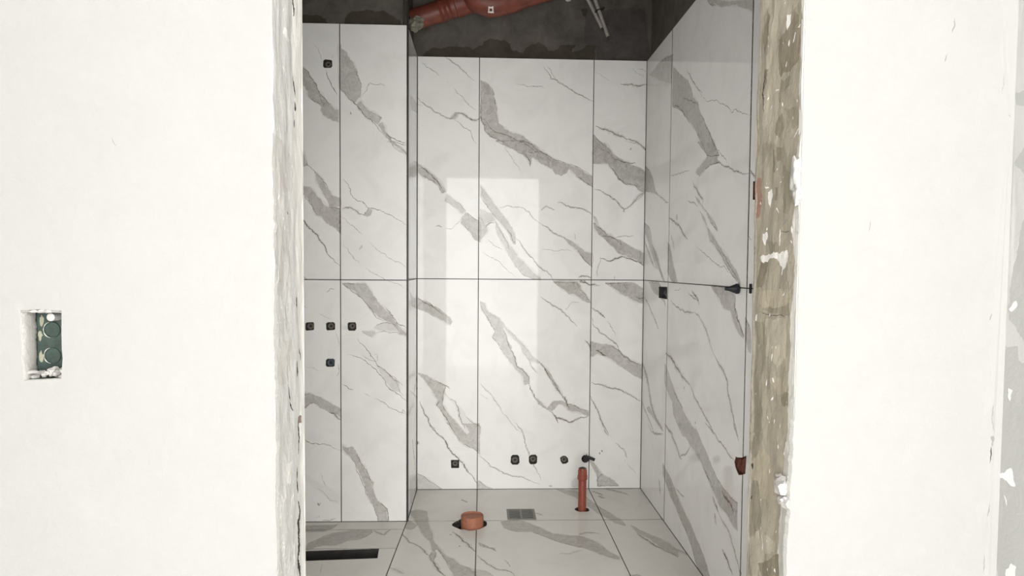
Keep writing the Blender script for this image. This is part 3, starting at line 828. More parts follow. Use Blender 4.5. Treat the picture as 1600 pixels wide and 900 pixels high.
def flat_panel(name, outline, patches, to3d, depth, m, parent=None, holes=(), combine='max', grid=0, relief=None, base=(0, 0, 0, 1), rim_tone=None):
    """A flat slab: outline cut along every patch (constrained triangulation), holes taken out, sides going back by depth.
    patches: (value, polygon). combine 'max': value is the vein strength; 'last': value is a colour."""
    V = []; Fc = []
    def addpoly(poly):
        poly = list(poly)
        if sum(poly[i - 1][0] * poly[i][1] - poly[i][0] * poly[i - 1][1] for i in range(len(poly))) < 0: poly.reverse()
        i0 = len(V); V.extend([Vector((p[0], p[1])) for p in poly]); Fc.append(list(range(i0, len(V))))
    bb = bbox(outline)
    addpoly(outline)
    nh = 0
    for h in holes:
        if hit(bbox(h), bb): addpoly(h); nh += 1
    vals = []
    for val, poly in patches:
        if hit(bbox(poly), bb): addpoly(poly); vals.append(val)
    if grid:
        x = bb[0] + grid * .5; r = random.Random(7)
        while x < bb[1]:
            z = bb[2] + grid * .5
            while z < bb[3]:
                V.append(Vector((x + r.uniform(-.3, .3) * grid, z + r.uniform(-.3, .3) * grid))); z += grid
            x += grid
    ov, oe, of, _, _, src = delaunay_2d_cdt(V, [], Fc, 0, 1e-6, True)
    # a roughened outline may cross itself: where the filled area is off, test the triangles one by one
    hitlist = [hh for hh in holes if hit(bbox(hh), bb)]; polys = [pp for _, pp in patches if hit(bbox(pp), bb)]
    allp = [outline] + hitlist + polys
    cen = [((ov[f[0]].x + ov[f[1]].x + ov[f[2]].x) / 3, (ov[f[0]].y + ov[f[1]].y + ov[f[2]].y) / 3) for f in of]
    ar = [abs((ov[f[1]].x - ov[f[0]].x) * (ov[f[2]].y - ov[f[0]].y) - (ov[f[2]].x - ov[f[0]].x) * (ov[f[1]].y - ov[f[0]].y)) / 2 for f in of]
    filled = [0.0] * len(allp)
    for q, s in zip(ar, src):
        for k in s: filled[k] += q
    src = [set(s) for s in src]
    for k, pp in enumerate(allp):
        A = abs(sum(pp[i - 1][0] * pp[i][1] - pp[i][0] * pp[i - 1][1] for i in range(len(pp)))) / 2
        if filled[k] <= A * 1.25 + 1e-9: continue
        b0, b1, b2, b3 = bbox(pp)
        for j, (x, y) in enumerate(cen):
            ins = False
            if b0 < x < b1 and b2 < y < b3:
                for i in range(len(pp)):
                    (ax, ay), (bx_, by) = pp[i - 1][:2], pp[i][:2]
                    if (ay > y) != (by > y) and x < (bx_ - ax) * (y - ay) / (by - ay) + ax: ins = not ins
            if ins: src[j].add(k)
            else: src[j].discard(k)
    keep = []; tone = []
    for f, s in zip(of, src):
        if 0 not in s or any(1 <= k <= nh for k in s): continue
        t = base
        pk = sorted(k - 1 - nh for k in s if k > nh)
        if combine == 'max':
            q = 0
            for k in pk: q = max(q, vals[k]) + .12 * min(q, vals[k])
            t = (min(q, 1), 0, 0, 1)
        else:
            for k in pk: t = vals[k]
        keep.append(list(f)); tone.append(t)
    cnt = {}
    for f in keep:
        for a, b in zip(f, f[1:] + f[:1]): cnt[(a, b)] = cnt.get((a, b), 0) + 1
    used = sorted({i for f in keep for i in f}); mp = {o: i for i, o in enumerate(used)}
    rim = [(a, b) for (a, b) in cnt if (b, a) not in cnt]
    rimv = {i for e in rim for i in e}
    verts = []
    for i in used:
        x, z = ov[i].x, ov[i].y
        verts.append(to3d(x, z, relief(x, z) if relief else 0.0))
    faces = [[mp[i] for i in f] for f in keep]
    back = {}
    for i in rimv:
        back[i] = len(verts); verts.append(to3d(ov[i].x, ov[i].y, -depth))
    for a, b in rim:
        faces.append([mp[b], mp[a], back[a], back[b]]); tone.append(rim_tone or (base if combine == 'last' else (1, 0, 0, 1)))
    o = mesh_obj(name, verts, faces, m, parent)
    at = o.data.color_attributes.new('tone', 'FLOAT_COLOR', 'CORNER')
    buf = []
    for f, t in zip(faces, tone): buf += list(t) * len(f)
    at.data.foreach_set('color', buf)
    return o

# ------------------------------------------------------------------ materials
class NT:
    def __init__(s, name):
        s.m = bpy.data.materials.new(name); s.m.use_nodes = True; s.t = s.m.node_tree
        s.b = s.t.nodes['Principled BSDF']
    def n(s, typ, **kw):
        x = s.t.nodes.new(typ)
        for k, v in kw.items():
            if k in x.inputs: x.inputs[k].default_value = v
            else: setattr(x, k, v)
        return x
    def l(s, a, b): s.t.links.new(a, b)
    def noise(s, scale, detail=4, rough=.6, dist=0.0, vec=None):
        x = s.n('ShaderNodeTexNoise'); x.inputs['Scale'].default_value = scale; x.inputs['Detail'].default_value = detail
        x.inputs['Roughness'].default_value = rough; x.inputs['Distortion'].default_value = dist
        s.l(vec or s.obj(), x.inputs['Vector']); return x.outputs['Fac']
    def obj(s):
        if not hasattr(s, '_o'): s._o = s.n('ShaderNodeTexCoord').outputs['Object']
        return s._o
    def maprange(s, v, a, b, c, d):
        x = s.n('ShaderNodeMapRange'); s.l(v, x.inputs[0])
        for i, q in enumerate((a, b, c, d)): x.inputs[i + 1].default_value = q
        return x.outputs[0]
    def math(s, op, a, b=None):
        x = s.n('ShaderNodeMath', operation=op)
        for i, q in enumerate((a, b)):
            if q is None: continue
            if isinstance(q, (int, float)): x.inputs[i].default_value = q
            else: s.l(q, x.inputs[i])
        return x.outputs[0]
    def mix(s, fac, a, b, blend='MIX'):
        x = s.n('ShaderNodeMix', data_type='RGBA', blend_type=blend)
        for i, q in ((0, fac), (6, a), (7, b)):
            if isinstance(q, (tuple, list)): x.inputs[i].default_value = q
            elif isinstance(q, (int, float)): x.inputs[i].default_value = q
            else: s.l(q, x.inputs[i])
        return x.outputs[2]
    def bump(s, h, strength, dist):
        x = s.n('ShaderNodeBump'); x.inputs['Strength'].default_value = strength; x.inputs['Distance'].default_value = dist
        s.l(h, x.inputs['Height']); s.l(x.outputs[0], s.b.inputs['Normal'])
    def color(s, c):
        if isinstance(c, (tuple, list)): s.b.inputs['Base Color'].default_value = c
        else: s.l(c, s.b.inputs['Base Color'])
    def set(s, **kw):
        for k, v in kw.items(): s.b.inputs[k].default_value = v
        return s.m

def marble(name, white, vein, rough):
    k = NT(name)
    a = k.n('ShaderNodeAttribute', attribute_name='tone').outputs['Color']
    r = k.n('ShaderNodeSeparateColor'); k.l(a, r.inputs[0]); v = r.outputs[0]
    m1 = k.maprange(k.noise(30, 6, .7, 1.2), .3, .7, .62, 1.25)
    m2 = k.maprange(k.noise(160, 3, .6), .3, .7, .86, 1.12)
    v = k.math('MINIMUM', k.math('MULTIPLY', k.math('MULTIPLY', v, m1), m2), 1.0)
    tint = k.maprange(k.noise(2.2, 2, .5), .35, .65, 0, 1)
    vc = k.mix(tint, vein, tuple(x * y for x, y in zip(vein, (1.06, .98, .88, 1))))
    wc = k.mix(k.maprange(k.noise(5, 4, .6, 1.0), .45, .75, 0, .10), white, vein)
    k.color(k.mix(v, wc, vc))
    k.set(Roughness=rough); k.b.inputs['Specular IOR Level'].default_value = .15
    return k.m

def plain(name, c, rough=.6, metal=0.0, var=.15, scale=30, bump=0.0, bscale=80, spec=.5):
    k = NT(name)
    f = k.maprange(k.noise(scale, 5, .65), .3, .7, 1 - var, 1 + var)
    x = k.n('ShaderNodeVectorMath', operation='SCALE'); x.inputs[0].default_value = c[:3]; k.l(f, x.inputs['Scale'])
    k.color(x.outputs[0])
    if bump: k.bump(k.noise(bscale, 6, .7), 1.0, bump)
    k.set(Roughness=rough, Metallic=metal); k.b.inputs['Specular IOR Level'].default_value = spec
    return k.m

def toned(name, rough=.9, var=.12, scale=25, bump=.002, bscale=60, stretch=None, spec=.2):
    """colour from the face paint (patches of plaster, mortar, stain) with grain"""
    k = NT(name)
    a = k.n('ShaderNodeAttribute', attribute_name='tone').outputs['Color']
    vec = k.obj()
    if stretch:
        mp = k.n('ShaderNodeMapping'); mp.inputs['Scale'].default_value = stretch; k.l(vec, mp.inputs[0]); vec = mp.outputs[0]
    f = k.maprange(k.noise(scale, 6, .7, .4, vec), .3, .7, 1 - var, 1 + var)
    x = k.n('ShaderNodeVectorMath', operation='SCALE'); k.l(a, x.inputs[0]); k.l(f, x.inputs['Scale'])
    k.color(x.outputs[0])
    if bump: k.bump(k.noise(bscale, 8, .7, .3, vec), 1.0, bump)
    k.set(Roughness=rough); k.b.inputs['Specular IOR Level'].default_value = spec
    return k.m

M_TILE = marble('polished_marble_tile', (.85, .842, .82, 1), (.165, .146, .12, 1), .03)
M_FLOOR = marble('marble_floor_tile', (.72, .70, .655, 1), (.18, .165, .14, 1), .22)
M_GROUT = plain('dark_joint', (.035, .032, .028), .95)
M_CONC = toned('raw_concrete', .95, .3, 9, .004, 40)
M_CONC2 = plain('concrete', (.13, .12, .11), .95, var=.3, scale=6, bump=.004)
M_COAT = toned('white_plaster_coat', .85, .02, 12, .0012, 45)
M_JAMB = toned('jamb_render', .92, .11, 26, .0024, 80, (1, 1, .55))
M_WHITE = plain('white_plaster', (.78, .765, .74), .9, var=.05, bump=.003)
M_SPLAT = plain('white_gypsum', (.42, .405, .385), .9, var=.06, bump=.002, bscale=120)
M_ROOM = plain('room_paint', (.5, .49, .47), .9, var=.02)
M_BLACK = plain('black_plastic', (.014, .013, .013), .5, var=.2)
M_NAVY = plain('dark_blue_plastic', (.018, .02, .028), .45, var=.25)
M_CAVITY = plain('cut_hole_mortar', (.05, .046, .042), .95, var=.4, scale=200, bump=.002)
M_BRASS = plain('dull_fitting', (.15, .125, .10), .6, .0, var=.35, scale=150)
M_BLUE = plain('blue_grey_fitting', (.07, .085, .105), .5, var=.3, scale=150)
M_ORANGE = plain('orange_sewer_pvc', (.165, .040, .024), .5, var=.28, scale=22)
M_PIPE = plain('red_brown_pvc', (.26, .060, .038), .42, var=.14, scale=60)
M_STUB = plain('dusty_orange_pvc', (.34, .13, .076), .6, var=.2, scale=60)
M_BRICK = plain('broken_red_brick', (.17, .055, .036), .9, var=.45, scale=120, bump=.004, bscale=150)
M_GREEN = plain('green_black_box_plastic', (.026, .043, .035), .5, var=.4, scale=60)
M_STEEL = plain('brushed_steel', (.20, .19, .175), .45, .4, var=.1)
M_FLOOR2 = plain('pale_screed', (.78, .77, .74), .12, var=.05, spec=.8)
M_DRAIN = plain('dark_channel', (.022, .019, .016), .55, var=.3)
M_CONDUIT = plain('pale_grey_conduit', (.36, .335, .30), .55, var=.12)
M_TAPE = plain('white_label', (.85, .83, .8), .6)
M_FOAM = plain('grey_green_mortar_dab', (.27, .265, .20), .95, var=.3, bump=.006)
M_TRIM = plain('dark_edge_profile', (.028, .026, .024), .4, .3)

# ------------------------------------------------------------------ veins as cut polygons
def vein_patches(s):
    rng = random.Random(sum(map(ord, s)))
    out = []
    for st, w, q in VEINS[s]:
        pts = pairs(q)
        if w == 0:
            out.append((st * .30, halo(pts, .011, rng)))
            out.append((st, rough_path(pts, .006, .0045, rng, True)))
            # a darker run along part of the rim and a crack inside
            n = len(pts); i0 = rng.randrange(n); run = [pts[(i0 + k) % n] for k in range(max(3, n // 3))]
            rp = rough_path(run, .008, .004, rng); out.append((min(1, st * 1.6), ribbon(rp, .0042, rng)))
        else:
            p = rough_path(pts, .009, .006, rng)
            w = w / 1000
            w = max(w * 1.2, .0019)
            if w > .004: out.append((st * .35, ribbon(p, w * 2.6, rng)))
            out.append((min(1, st * 1.5), ribbon(p, w * .9, rng)))
    return out
def halo(pts, w, rng):
    c = Vector((sum(p[0] for p in pts) / len(pts), sum(p[1] for p in pts) / len(pts)))
    # grow outwards along vertex normals
    n = len(pts); area = sum(pts[i][0] * pts[(i + 1) % n][1] - pts[(i + 1) % n][0] * pts[i][1] for i in range(n)); sg = 1 if area > 0 else -1
    out = []
    for i in range(n):
        d = Vector(pts[(i + 1) % n]) - Vector(pts[i - 1]); nn = Vector((d.y, -d.x)).normalized() * sg if d.length > 1e-9 else Vector((0, 0))
        out.append(Vector(pts[i]) + nn * w * rng.uniform(.1, .9))
    return rough_path(out, .012, .006, rng, True)

HP = {k: (s, pairs(q)) for k, (s, q) in HOLES.items()}
def holes_on(s): return [p for (t, p) in HP.values() if t == s]
def rect(x0, x1, z0, z1, g=.0021): return [(x0 + g, z0 + g), (x1 - g, z0 + g), (x1 - g, z1 - g), (x0 + g, z1 - g)]

TO = dict(
    BW=lambda x, z, h: (x, D - h, z), LP=lambda x, z, h: (x, DL - h, z), RT=lambda y, z, h: (XL + h, y, z),
    RW=lambda y, z, h: (XR - h, y, z), FL=lambda x, y, h: (x, y, h), FS=lambda x, y, h: (x, y, h))

def tiled(wall, s, tiles, bed, mat):
    pat = vein_patches(s) if s in VEINS else []
    hs = holes_on(s)
    if s == 'FL' or s == 'FS': hs = FLOOR_HOLES
    rng = random.Random(3)
    for t in tiles:
        proud = rng.uniform(-.0004, .0004)
        f = TO[s]
        flat_panel('tile', t, pat, (lambda x, z, h, f=f, p=proud: f(x, z, h + p)), .0085, mat, wall, hs)
    f = TO[s]
    flat_panel('mortar_bed', bed, [], (lambda x, z, h: f(x, z, h - .0016)), .022, M_GROUT, wall, hs)

def concrete_panel(name, outline, to3d, depth, s=None):
    P = PATCHES.get(s, []); rng = random.Random(5)
    cols = dict(stain=(.068, .058, .045, 1), purple=(.092, .081, .075, 1), pale2=(.115, .105, .092, 1))
    pat = [(cols[k], rough_path(pairs(q), .012, .012, rng, True)) for k, w, q in P]
    return structure(flat_panel(name, outline, pat, to3d, depth, M_CONC, None, (), 'last', base=(.115, .103, .09, 1)))

# ------------------------------------------------------------------ bathroom shell
CEIL = 2.80
XHID = -1.45                                            # far left wall of the bathroom, hidden behind the jamb
wall_back = concrete_panel('wall_back', [(XL - .08, -.1), (XR + .1, -.1), (XR + .1, CEIL), (XL - .08, CEIL)], lambda x, z, h: (x, D + .025 - h, z), .12, 'WB')
wall_left = concrete_panel('wall_left', [(XHID - .15, -.1), (XL - .025, -.1), (XL - .025, CEIL), (XHID - .15, CEIL)], lambda x, z, h: (x, DL + .025 - h, z), .10, 'WL')
wall_return = concrete_panel('wall_return', [(DL + .030, -.1), (D + .025, -.1), (D + .025, CEIL), (DL + .030, CEIL)], lambda y, z, h: (XL - .0255 + h, y, z), .10)
wall_right = concrete_panel('wall_right', [(DI + .001, -.1), (D + .025, -.1), (D + .025, CEIL), (DI + .001, CEIL)], lambda y, z, h: (XR + .025 - h, y, z), .12)
wf = bmesh.new()
for q in ((DI + .001, BWY0, -.1, CEIL), (BWY1, DL + .025, -.1, CEIL), (BWY0, BWY1, -.1, BWZ0), (BWY0, BWY1, BWZ1, CEIL)): add_box(wf, XHID - .145, XHID - .025, *q)
wall_far = structure(bm_obj('wall_far_left', wf, M_CONC2))
ceiling = structure(box_obj('ceiling', (XHID - .15, XR + .15, DI + .001, D + .15, CEIL, CEIL + .12), M_CONC2))
floor = structure(box_obj('floor', (XHID - .15, XR + .15, DI + .001, D + .15, -.22, -.10), M_CONC2))

PIPE_P, STUB_P, GRATE = (.4975, 3.447), (-.040, 3.245), (.125, .262, 3.3085, 3.4585)
SLOT = [(-1.05, 2.853), (-.705, 2.856), (-.420, 2.876), (-.428, 2.978), (-.735, 2.958), (-1.05, 2.952)]
def ring(c, r, n=20, jit=0.0, seed=1, sx=1.0):
    rr = random.Random(seed); return [(c[0] + r * sx * math.cos(2 * math.pi * k / n) * (1 + rr.uniform(-jit, jit)), c[1] + r * math.sin(2 * math.pi * k / n) * (1 + rr.uniform(-jit, jit))) for k in range(n)]
FLOOR_HOLES = [ring(PIPE_P, .036, 16, .12, 3), ring((-.052, 3.258), .078, 20, .10, 5), [(GRATE[0], GRATE[2]), (GRATE[1], GRATE[2]), (GRATE[1], GRATE[3]), (GRATE[0], GRATE[3])], SLOT]

rows = ((0.0, ZJ), (ZJ, ZT))
tiled(wall_back, 'BW', [rect(a, b_, z0, z1) for a, b_ in ((XL + .001, XA), (XA, XB), (XB, XR - .001)) for z0, z1 in rows], rect(XL, XR, 0, ZT - .004), M_TILE)
tiled(wall_left, 'LP', [rect(a, b_, z0, z1) for a, b_ in ((XHID, LJ - .6), (LJ - .6, LJ), (LJ, XL - .003)) for z0, z1 in rows], rect(XHID, XL - .004, 0, ZT - .004), M_TILE)
tiled(wall_return, 'RT', [rect(DL + .006, D - .001, z0, z1) for z0, z1 in rows], rect(DL + .008, D - .001, 0, ZT - .004), M_TILE)
tiled(wall_right, 'RW', [[(a + .0042, z0 + .002), (b_ - .0042, z0 + .002), (b_ - .0042, z1 - .002), (a + .0042, z1 - .002)] for a, b_ in ((S1, D + .003), (S2, S1), (1.72, S2)) for z0, z1 in rows], rect(1.72, D - .001, 0, ZT - .004), M_TILE)
VEINS['FAR'] = []
TO['FAR'] = lambda y, z, h: (XHID + h, y, z)
HP['far'] = ('FAR', [(BWY0, BWZ0), (BWY1, BWZ0), (BWY1, BWZ1), (BWY0, BWZ1)])  # the added opening, cut through the hidden tiles to let more daylight in
tiled(wall_far, 'FAR', [rect(a, b_, z0, z1) for a, b_ in ((1.4, 2.0), (2.0, 2.6), (2.6, 3.2)) for z0, z1 in rows], rect(1.4, 3.2, 0, ZT), M_TILE)

def inset(poly, g=.0021):
    n = len(poly); out = []
    c = Vector((sum(p[0] for p in poly) / n, sum(p[1] for p in poly) / n))
    for p in poly:
        out.append((p[0] + (g if p[0] < c.x else -g), p[1] + (g if p[1] < c.y else -g)))
    return out
J1 = 3.300; J2 = J1 - 1.2; B1 = -.3445
bx = lambda y: B1 - .031 * (DL - y)                      # the oblique joint between shower floor and main floor
fl = [[(XL, J1), (XA, J1), (XA, D), (XL, D)], [(XA, J1), (XB, J1), (XB, D), (XA, D)], [(XB, J1), (XR, J1), (XR, D), (XB, D)],
      [(bx(J2), J2), (XA, J2), (XA, J1), (B1, J1)], [(XA, J2), (XB, J2), (XB, J1), (XA, J1)], [(XB, J2), (XR, J2), (XR, J1), (XB, J1)],
      [(bx(1.36), 1.36), (XA, 1.36), (XA, J2), (bx(J2), J2)], [(XA, 1.36), (XB, 1.36), (XB, J2), (XA, J2)], [(XB, 1.36), (XR, 1.36), (XR, J2), (XB, J2)]]
tiled(floor, 'FL', [inset(t) for t in fl], [(bx(1.36), 1.36), (XR, 1.36), (XR, D), (XL, D), (XL, J1), (B1, J1)], M_FLOOR)
Y1, Y2, Y3 = 3.198, 2.978, 1.9
fs = []
for ya, yb in ((Y1, DL), (Y2, Y1), (Y3, Y2), (1.36, Y3)):
    fs.append([(-1.0, ya), (bx(ya), ya), (bx(yb), yb), (-1.0, yb)])
    fs.append([(-1.44, ya), (-1.0, ya), (-1.0, yb), (-1.44, yb)])
tiled(floor, 'FS', [inset(t) for t in fs], [(-1.44, 1.36), (bx(1.36), 1.36), (bx(DL), DL), (-1.44, DL)], M_FLOOR)

trim = structure(box_obj('trim_1', (XL - .0028, XL + .0045, DL - .0010, DL + .0075, 0.0, CEIL - .01), M_TRIM))  # tile edge profile; above the tiles a dark strip standing for the corner's shadow

# ------------------------------------------------------------------ door wall, its plaster coat and jambs
COLS = dict(coat=(.56, .545, .50, 1), beige=(.405, .366, .292, 1), dark=(.225, .198, .145, 1), wet=(.27, .243, .185, 1), tan=(.385, .343, .262, 1), mark=(.2, .195, .185, 1), white=(.76, .74, .70, 1),
            red=(.30, .18, .135, 1), crack=(.04, .035, .03, 1), edge=(.42, .385, .325, 1), pale=(.75, .75, .735, 1), grey=(.42, .415, .40, 1), beige2=(.56, .545, .515, 1), red2=(.25, .19, .16, 1), patch=(.40, .40, .385, 1))
def colour_patches(s, seed, step=.006, amp=.005):
    rng = random.Random(seed); out = []
    for k, w, q in PATCHES.get(s, []):
        pts = pairs(q)
        if w == 0: out.append((COLS[k], rough_path(pts, step, amp, rng, True)))
        else: out.append((COLS[k], ribbon(rough_path(pts, step, amp, rng), w / 1000, rng)))
    return out
XW0 = -2.5; ZC = 2.70
core = bmesh.new()
C = .014                                                 # coat thickness
# leave a pocket for the switch box
BX0, BX1, BZ0, BZ1 = -.712, -.636, 1.000, 1.120
add_box(core, XW0, BX0, DN + C, DI - .012, 0, ZC); add_box(core, BX1, JL_X - .004, DN + C, DI - .012, 0, ZC)
add_box(core, BX0, BX1, DN + C, DI - .012, 0, BZ0); add_box(core, BX0, BX1, DN + C, DI - .012, BZ1, ZC); add_box(core, BX0, BX1, DN + .075, DI - .012, BZ0, BZ1)
add_box(core, JR_X + .004, XO + .12, DN + C, DI - .012, 0, ZC); add_box(core, JL_X - .004, JR_X + .004, DN + C, DI - .012, HEAD + .01, ZC)
wall_front = structure(bm_obj('wall_front', core, M_CONC2))
rng = random.Random(11)
eL = rough_path([(x, z) for x, z in pairs(COAT_LEFT)], .005, .0025, rng)
eR = rough_path([(x, z) for x, z in pairs(COAT_RIGHT)], .005, .0030, rng)
eL = [Vector((max(p.x, JL_X - .0006), p.y)) for p in eL if .5 < p.y < 1.7]; eR = [Vector((min(p.x, JR_X + .0006), p.y)) for p in eR if .5 < p.y < 1.7]
xl0, xl1 = eL[0].x, eL[-1].x
top = rough_path([(eL[0].x, HEAD), (eR[0].x, HEAD)], .01, .004, rng)
out = [(XW0, 0.0)] + [(eL[-1].x, 0.0)] + [tuple(p) for p in eL[::-1]] + [(eL[0].x, HEAD - .001)] + [tuple(p) for p in top[1:-1]] + [(eR[0].x, HEAD)] + [tuple(p) for p in eR] + [(eR[-1].x, 0.0), (XO, 0.0), (XO, ZC), (XW0, ZC)]
def coat_relief(x, z):
    h = .0012 * noise.fractal(Vector((x * 5, z * 5, 3)), 1, 2, 4)
    d = XO - x
    if d < .05: h += .006 * (1 - d / .05) ** 2 * (1 + .8 * noise.noise(Vector((x * 30, z * 30, 1))))   # plaster built up in the corner
    return h
flat_panel('plaster_coat', out, colour_patches('NW', 2, .005, .002), lambda x, z, h: (x, DN - h, z), C, M_COAT, wall_front, holes_on('NW'), 'last', grid=.03, relief=coat_relief, base=(.30, .297, .288, 1), rim_tone=(.66, .65, .62, 1))  # rim coloured lighter than the face to offset the weaker light on it
def jamb_relief(seed, amp):
    return lambda y, z: amp * noise.fractal(Vector((y * 26 + seed, z * 13, seed)), 1, 2, 4)
jo = lambda: rect(DN + .0012, DI, 0, HEAD + .004, 0)
flat_panel('jamb_render', jo(), colour_patches('JL', 3, .004, .003), lambda y, z, h: (JL_X + h, y, z), .006, M_JAMB, wall_front, (), 'last', grid=.011, relief=jamb_relief(2, .0022), base=(.60, .595, .575, 1))
flat_panel('jamb_render', jo(), colour_patches('JR', 4, .004, .004), lambda y, z, h: (JR_X - h, y, z), .006, M_JAMB, wall_front, (), 'last', grid=.011, relief=jamb_relief(5, .0028), base=(.335, .302, .238, 1))
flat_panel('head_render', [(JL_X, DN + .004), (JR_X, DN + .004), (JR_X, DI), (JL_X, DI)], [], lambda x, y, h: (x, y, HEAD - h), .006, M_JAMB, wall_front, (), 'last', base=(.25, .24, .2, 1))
# rear face of the door wall, seen mirrored in the polished tiles
for (x0, x1, z0, z1) in ((XHID, JL_X - .004, 0, CEIL), (JR_X + .004, XR + .02, 0, CEIL), (JL_X - .004, JR_X + .004, HEAD + .004, CEIL)):
    box_obj('rear_render', (x0, x1, DI - .012, DI, z0, z1), M_WHITE, wall_front)
# gypsum lumps left on the right-hand jamb
def jamb_lump(y, z, ry, rz, seed, rx=.007):
    bm_obj('gypsum_lump', add_lump(bmesh.new(), (JR_X - .001, y, z), (rx, ry, rz), seed, .5, 3), M_SPLAT, wall_front, True)
jamb_lump(1.1335, 1.338, .013, .034, 3, .009); jamb_lump(1.126, 1.306, .009, .016, 9, .007)
jamb_lump(1.150, .826, .022, .017, 5, .016); jamb_lump(1.138, .806, .016, .012, 6, .013); jamb_lump(1.167, .837, .008, .007, 7, .006)

# ------------------------------------------------------------------ the room on this side of the door wall
structure(flat_panel('wall_side', [(REAR, 0), (DN - .0005, 0), (DN - .0005, ZC), (REAR, ZC)], colour_patches('OR', 8, .005, .004), lambda y, z, h: (XO - h, y, z), .10, M_COAT, None, (), 'last', grid=.06, relief=lambda y, z: .001 * noise.fractal(Vector((y * 6, z * 6, 9)), 1, 2, 4), base=(.50, .497, .485, 1)))
wr = bmesh.new()
add_box(wr, XW0, WX0, REAR - .12, REAR, 0, ZC); add_box(wr, WX1, XO + .1, REAR - .12, REAR, 0, ZC); add_box(wr, WX0, WX1, REAR - .12, REAR, WZ1, ZC)
structure(bm_obj('wall_rear', wr, M_ROOM))
structure(box_obj('wall_outer_left', (XW0 - .12, XW0, REAR - .12, DI - .014, 0, ZC), M_ROOM))
structure(box_obj('ceiling_outer', (XW0 - .12, XO + .12, REAR - .12, DI - .012, ZC, ZC + .1), M_ROOM))
structure(box_obj('floor_outer', (XW0 - .12, XO + .12, REAR - .12, DI, -.12, -.002), M_FLOOR2))

# ------------------------------------------------------------------ cut-outs with pipe outlets
def hole_local(key, flip=1):
    s, p = HP[key]
    c = (sum(q[0] for q in p) / len(p), sum(q[1] for q in p) / len(p))
    return c, [((q[0] - c[0]) * flip, q[1] - c[1]) for q in p]
def wall_frame(s, c):
    if s == 'BW': return frame_at((c[0], D, c[1]), (1, 0, 0), (0, 0, 1))
    if s == 'LP': return frame_at((c[0], DL, c[1]), (1, 0, 0), (0, 0, 1))
    if s == 'RW': return frame_at((XR, c[0], c[1]), (0, -1, 0), (0, 0, 1))
def recess_bm(loc, d, k=.97):
    bm = bmesh.new(); n = len(loc)
    a = [bm.verts.new((x * k, y * k, -.0008)) for x, y in loc]; b_ = [bm.verts.new((x * k, y * k, -d)) for x, y in loc]
    for i in range(n): bm.faces.new((a[i], a[(i + 1) % n], b_[(i + 1) % n], b_[i]))
    bm.faces.new(b_); return bm
def outlet(key, label, ring_m, group, size=1.0, off=(0, 0)):
    s = HP[key][0]; c, loc = hole_local(key)
    t = thing('pipe_outlet', label, 'outlet', wall_frame(s, c), group)
    bm_obj('recess', recess_bm(loc, .0222), M_CAVITY, t)
    q = size; x = bmesh.new()
    add_lathe(x, [(.0065 * q, -.0205), (.0065 * q, -.011), (.0085 * q, -.0095), (.0125 * q, -.0095), (.0142 * q, -.0115), (.0142 * q, -.0205)], 20)
    o = bm_obj('threaded_ring', x, ring_m, t, True); o.location = (off[0], off[1], 0)
    y = add_lathe(bmesh.new(), [(0, -.0165), (.0050 * q, -.0165), (.0066 * q, -.0195)], 16)
    o = bm_obj('plug_core', y, M_BLACK, t, True); o.location = (off[0], off[1], 0)
    return t
GL, GB = 'pipe outlets cut into the left panel', 'pipe outlets low on the back wall'
outlet('lp0', 'single dark pipe outlet high up beside the seam of the left marble panel', M_BRASS, GL, .9)
outlet('lp1', 'leftmost of three pipe outlets in a row on the left panel, nearest the door jamb', M_BRASS, GL, 1.05, (.001, 0))
outlet('lp2', 'middle of three pipe outlets in a row, just left of the panel seam', M_BRASS, GL, 1.0)
outlet('lp3', 'rightmost of three pipe outlets in a row, just right of the panel seam', M_BRASS, GL, .95, (0, .001))
outlet('lp4', 'lone blue-grey pipe outlet below the row of three on the left panel', M_BLUE, GL, 1.15)
outlet('bw0', 'sharp square cut-out with outlet left of the seam low on the back wall', M_BRASS, GB, 1.0)
outlet('bw1', 'left one of the close pair of tall rounded outlets low on the back wall', M_BRASS, GB, 1.15, (0, -.004))
outlet('bw2', 'right one of the close pair of rounded outlets, on a thin vein', M_BRASS, GB, 1.1)
outlet('bw3', 'roundish outlet with chipped lower left corner, just left of the capped valve', M_BRASS, GB, 1.1)

# valve with a black lever over the red-brown pipe
c, loc = hole_local('bwv')
t = thing('capped_valve', 'black capped valve with a short lever sticking out above the upright red-brown pipe', 'valve', wall_frame('BW', c))
bm_obj('recess', recess_bm(loc, .0222), M_CAVITY, t)
bm_obj('valve_body', add_lathe(bmesh.new(), [(0, .016), (.012, .016), (.0155, .013), (.0155, -.004), (.017, -.006), (.017, -.021)], 20), M_BLACK, t, True)
b_ = bmesh.new(); add_tube(b_, [(-.012, .019, .014), (.006, .017, .022), (.030, .009, .026), (.046, .002, .028)], [.006, .008, .008, .0085], 12)
bm_obj('lever', b_, M_BLACK, t, True)
b_ = bmesh.new(); add_tube(b_, [(.006, .018, .02), (.003, .027, .021), (.0035, .033, .021)], [.003, .002, .0012], 8); bm_obj('spindle', b_, M_BLACK, t, True)

# box in the right wall, under the joint
c, loc = hole_local('rw0', -1)
t = thing('wall_box', 'dark rectangular outlet box under the joint near the back corner of the right wall', 'box', wall_frame('RW', c))
bm_obj('box_shell', recess_bm(loc, .0225), M_BLACK, t)
b_ = bmesh.new(); add_tube(b_, [(-.02, .012, -.018), (-.005, -.004, -.010), (.018, -.012, -.013), (.03, .008, -.019)], .0035, 8); bm_obj('wire', b_, M_BRASS, t, True)
b_ = bmesh.new(); add_box(b_, -.062, -.052, -.012, .016, -.022, -.016, .001); bm_obj('mounting_lug', b_, M_BLACK, t)

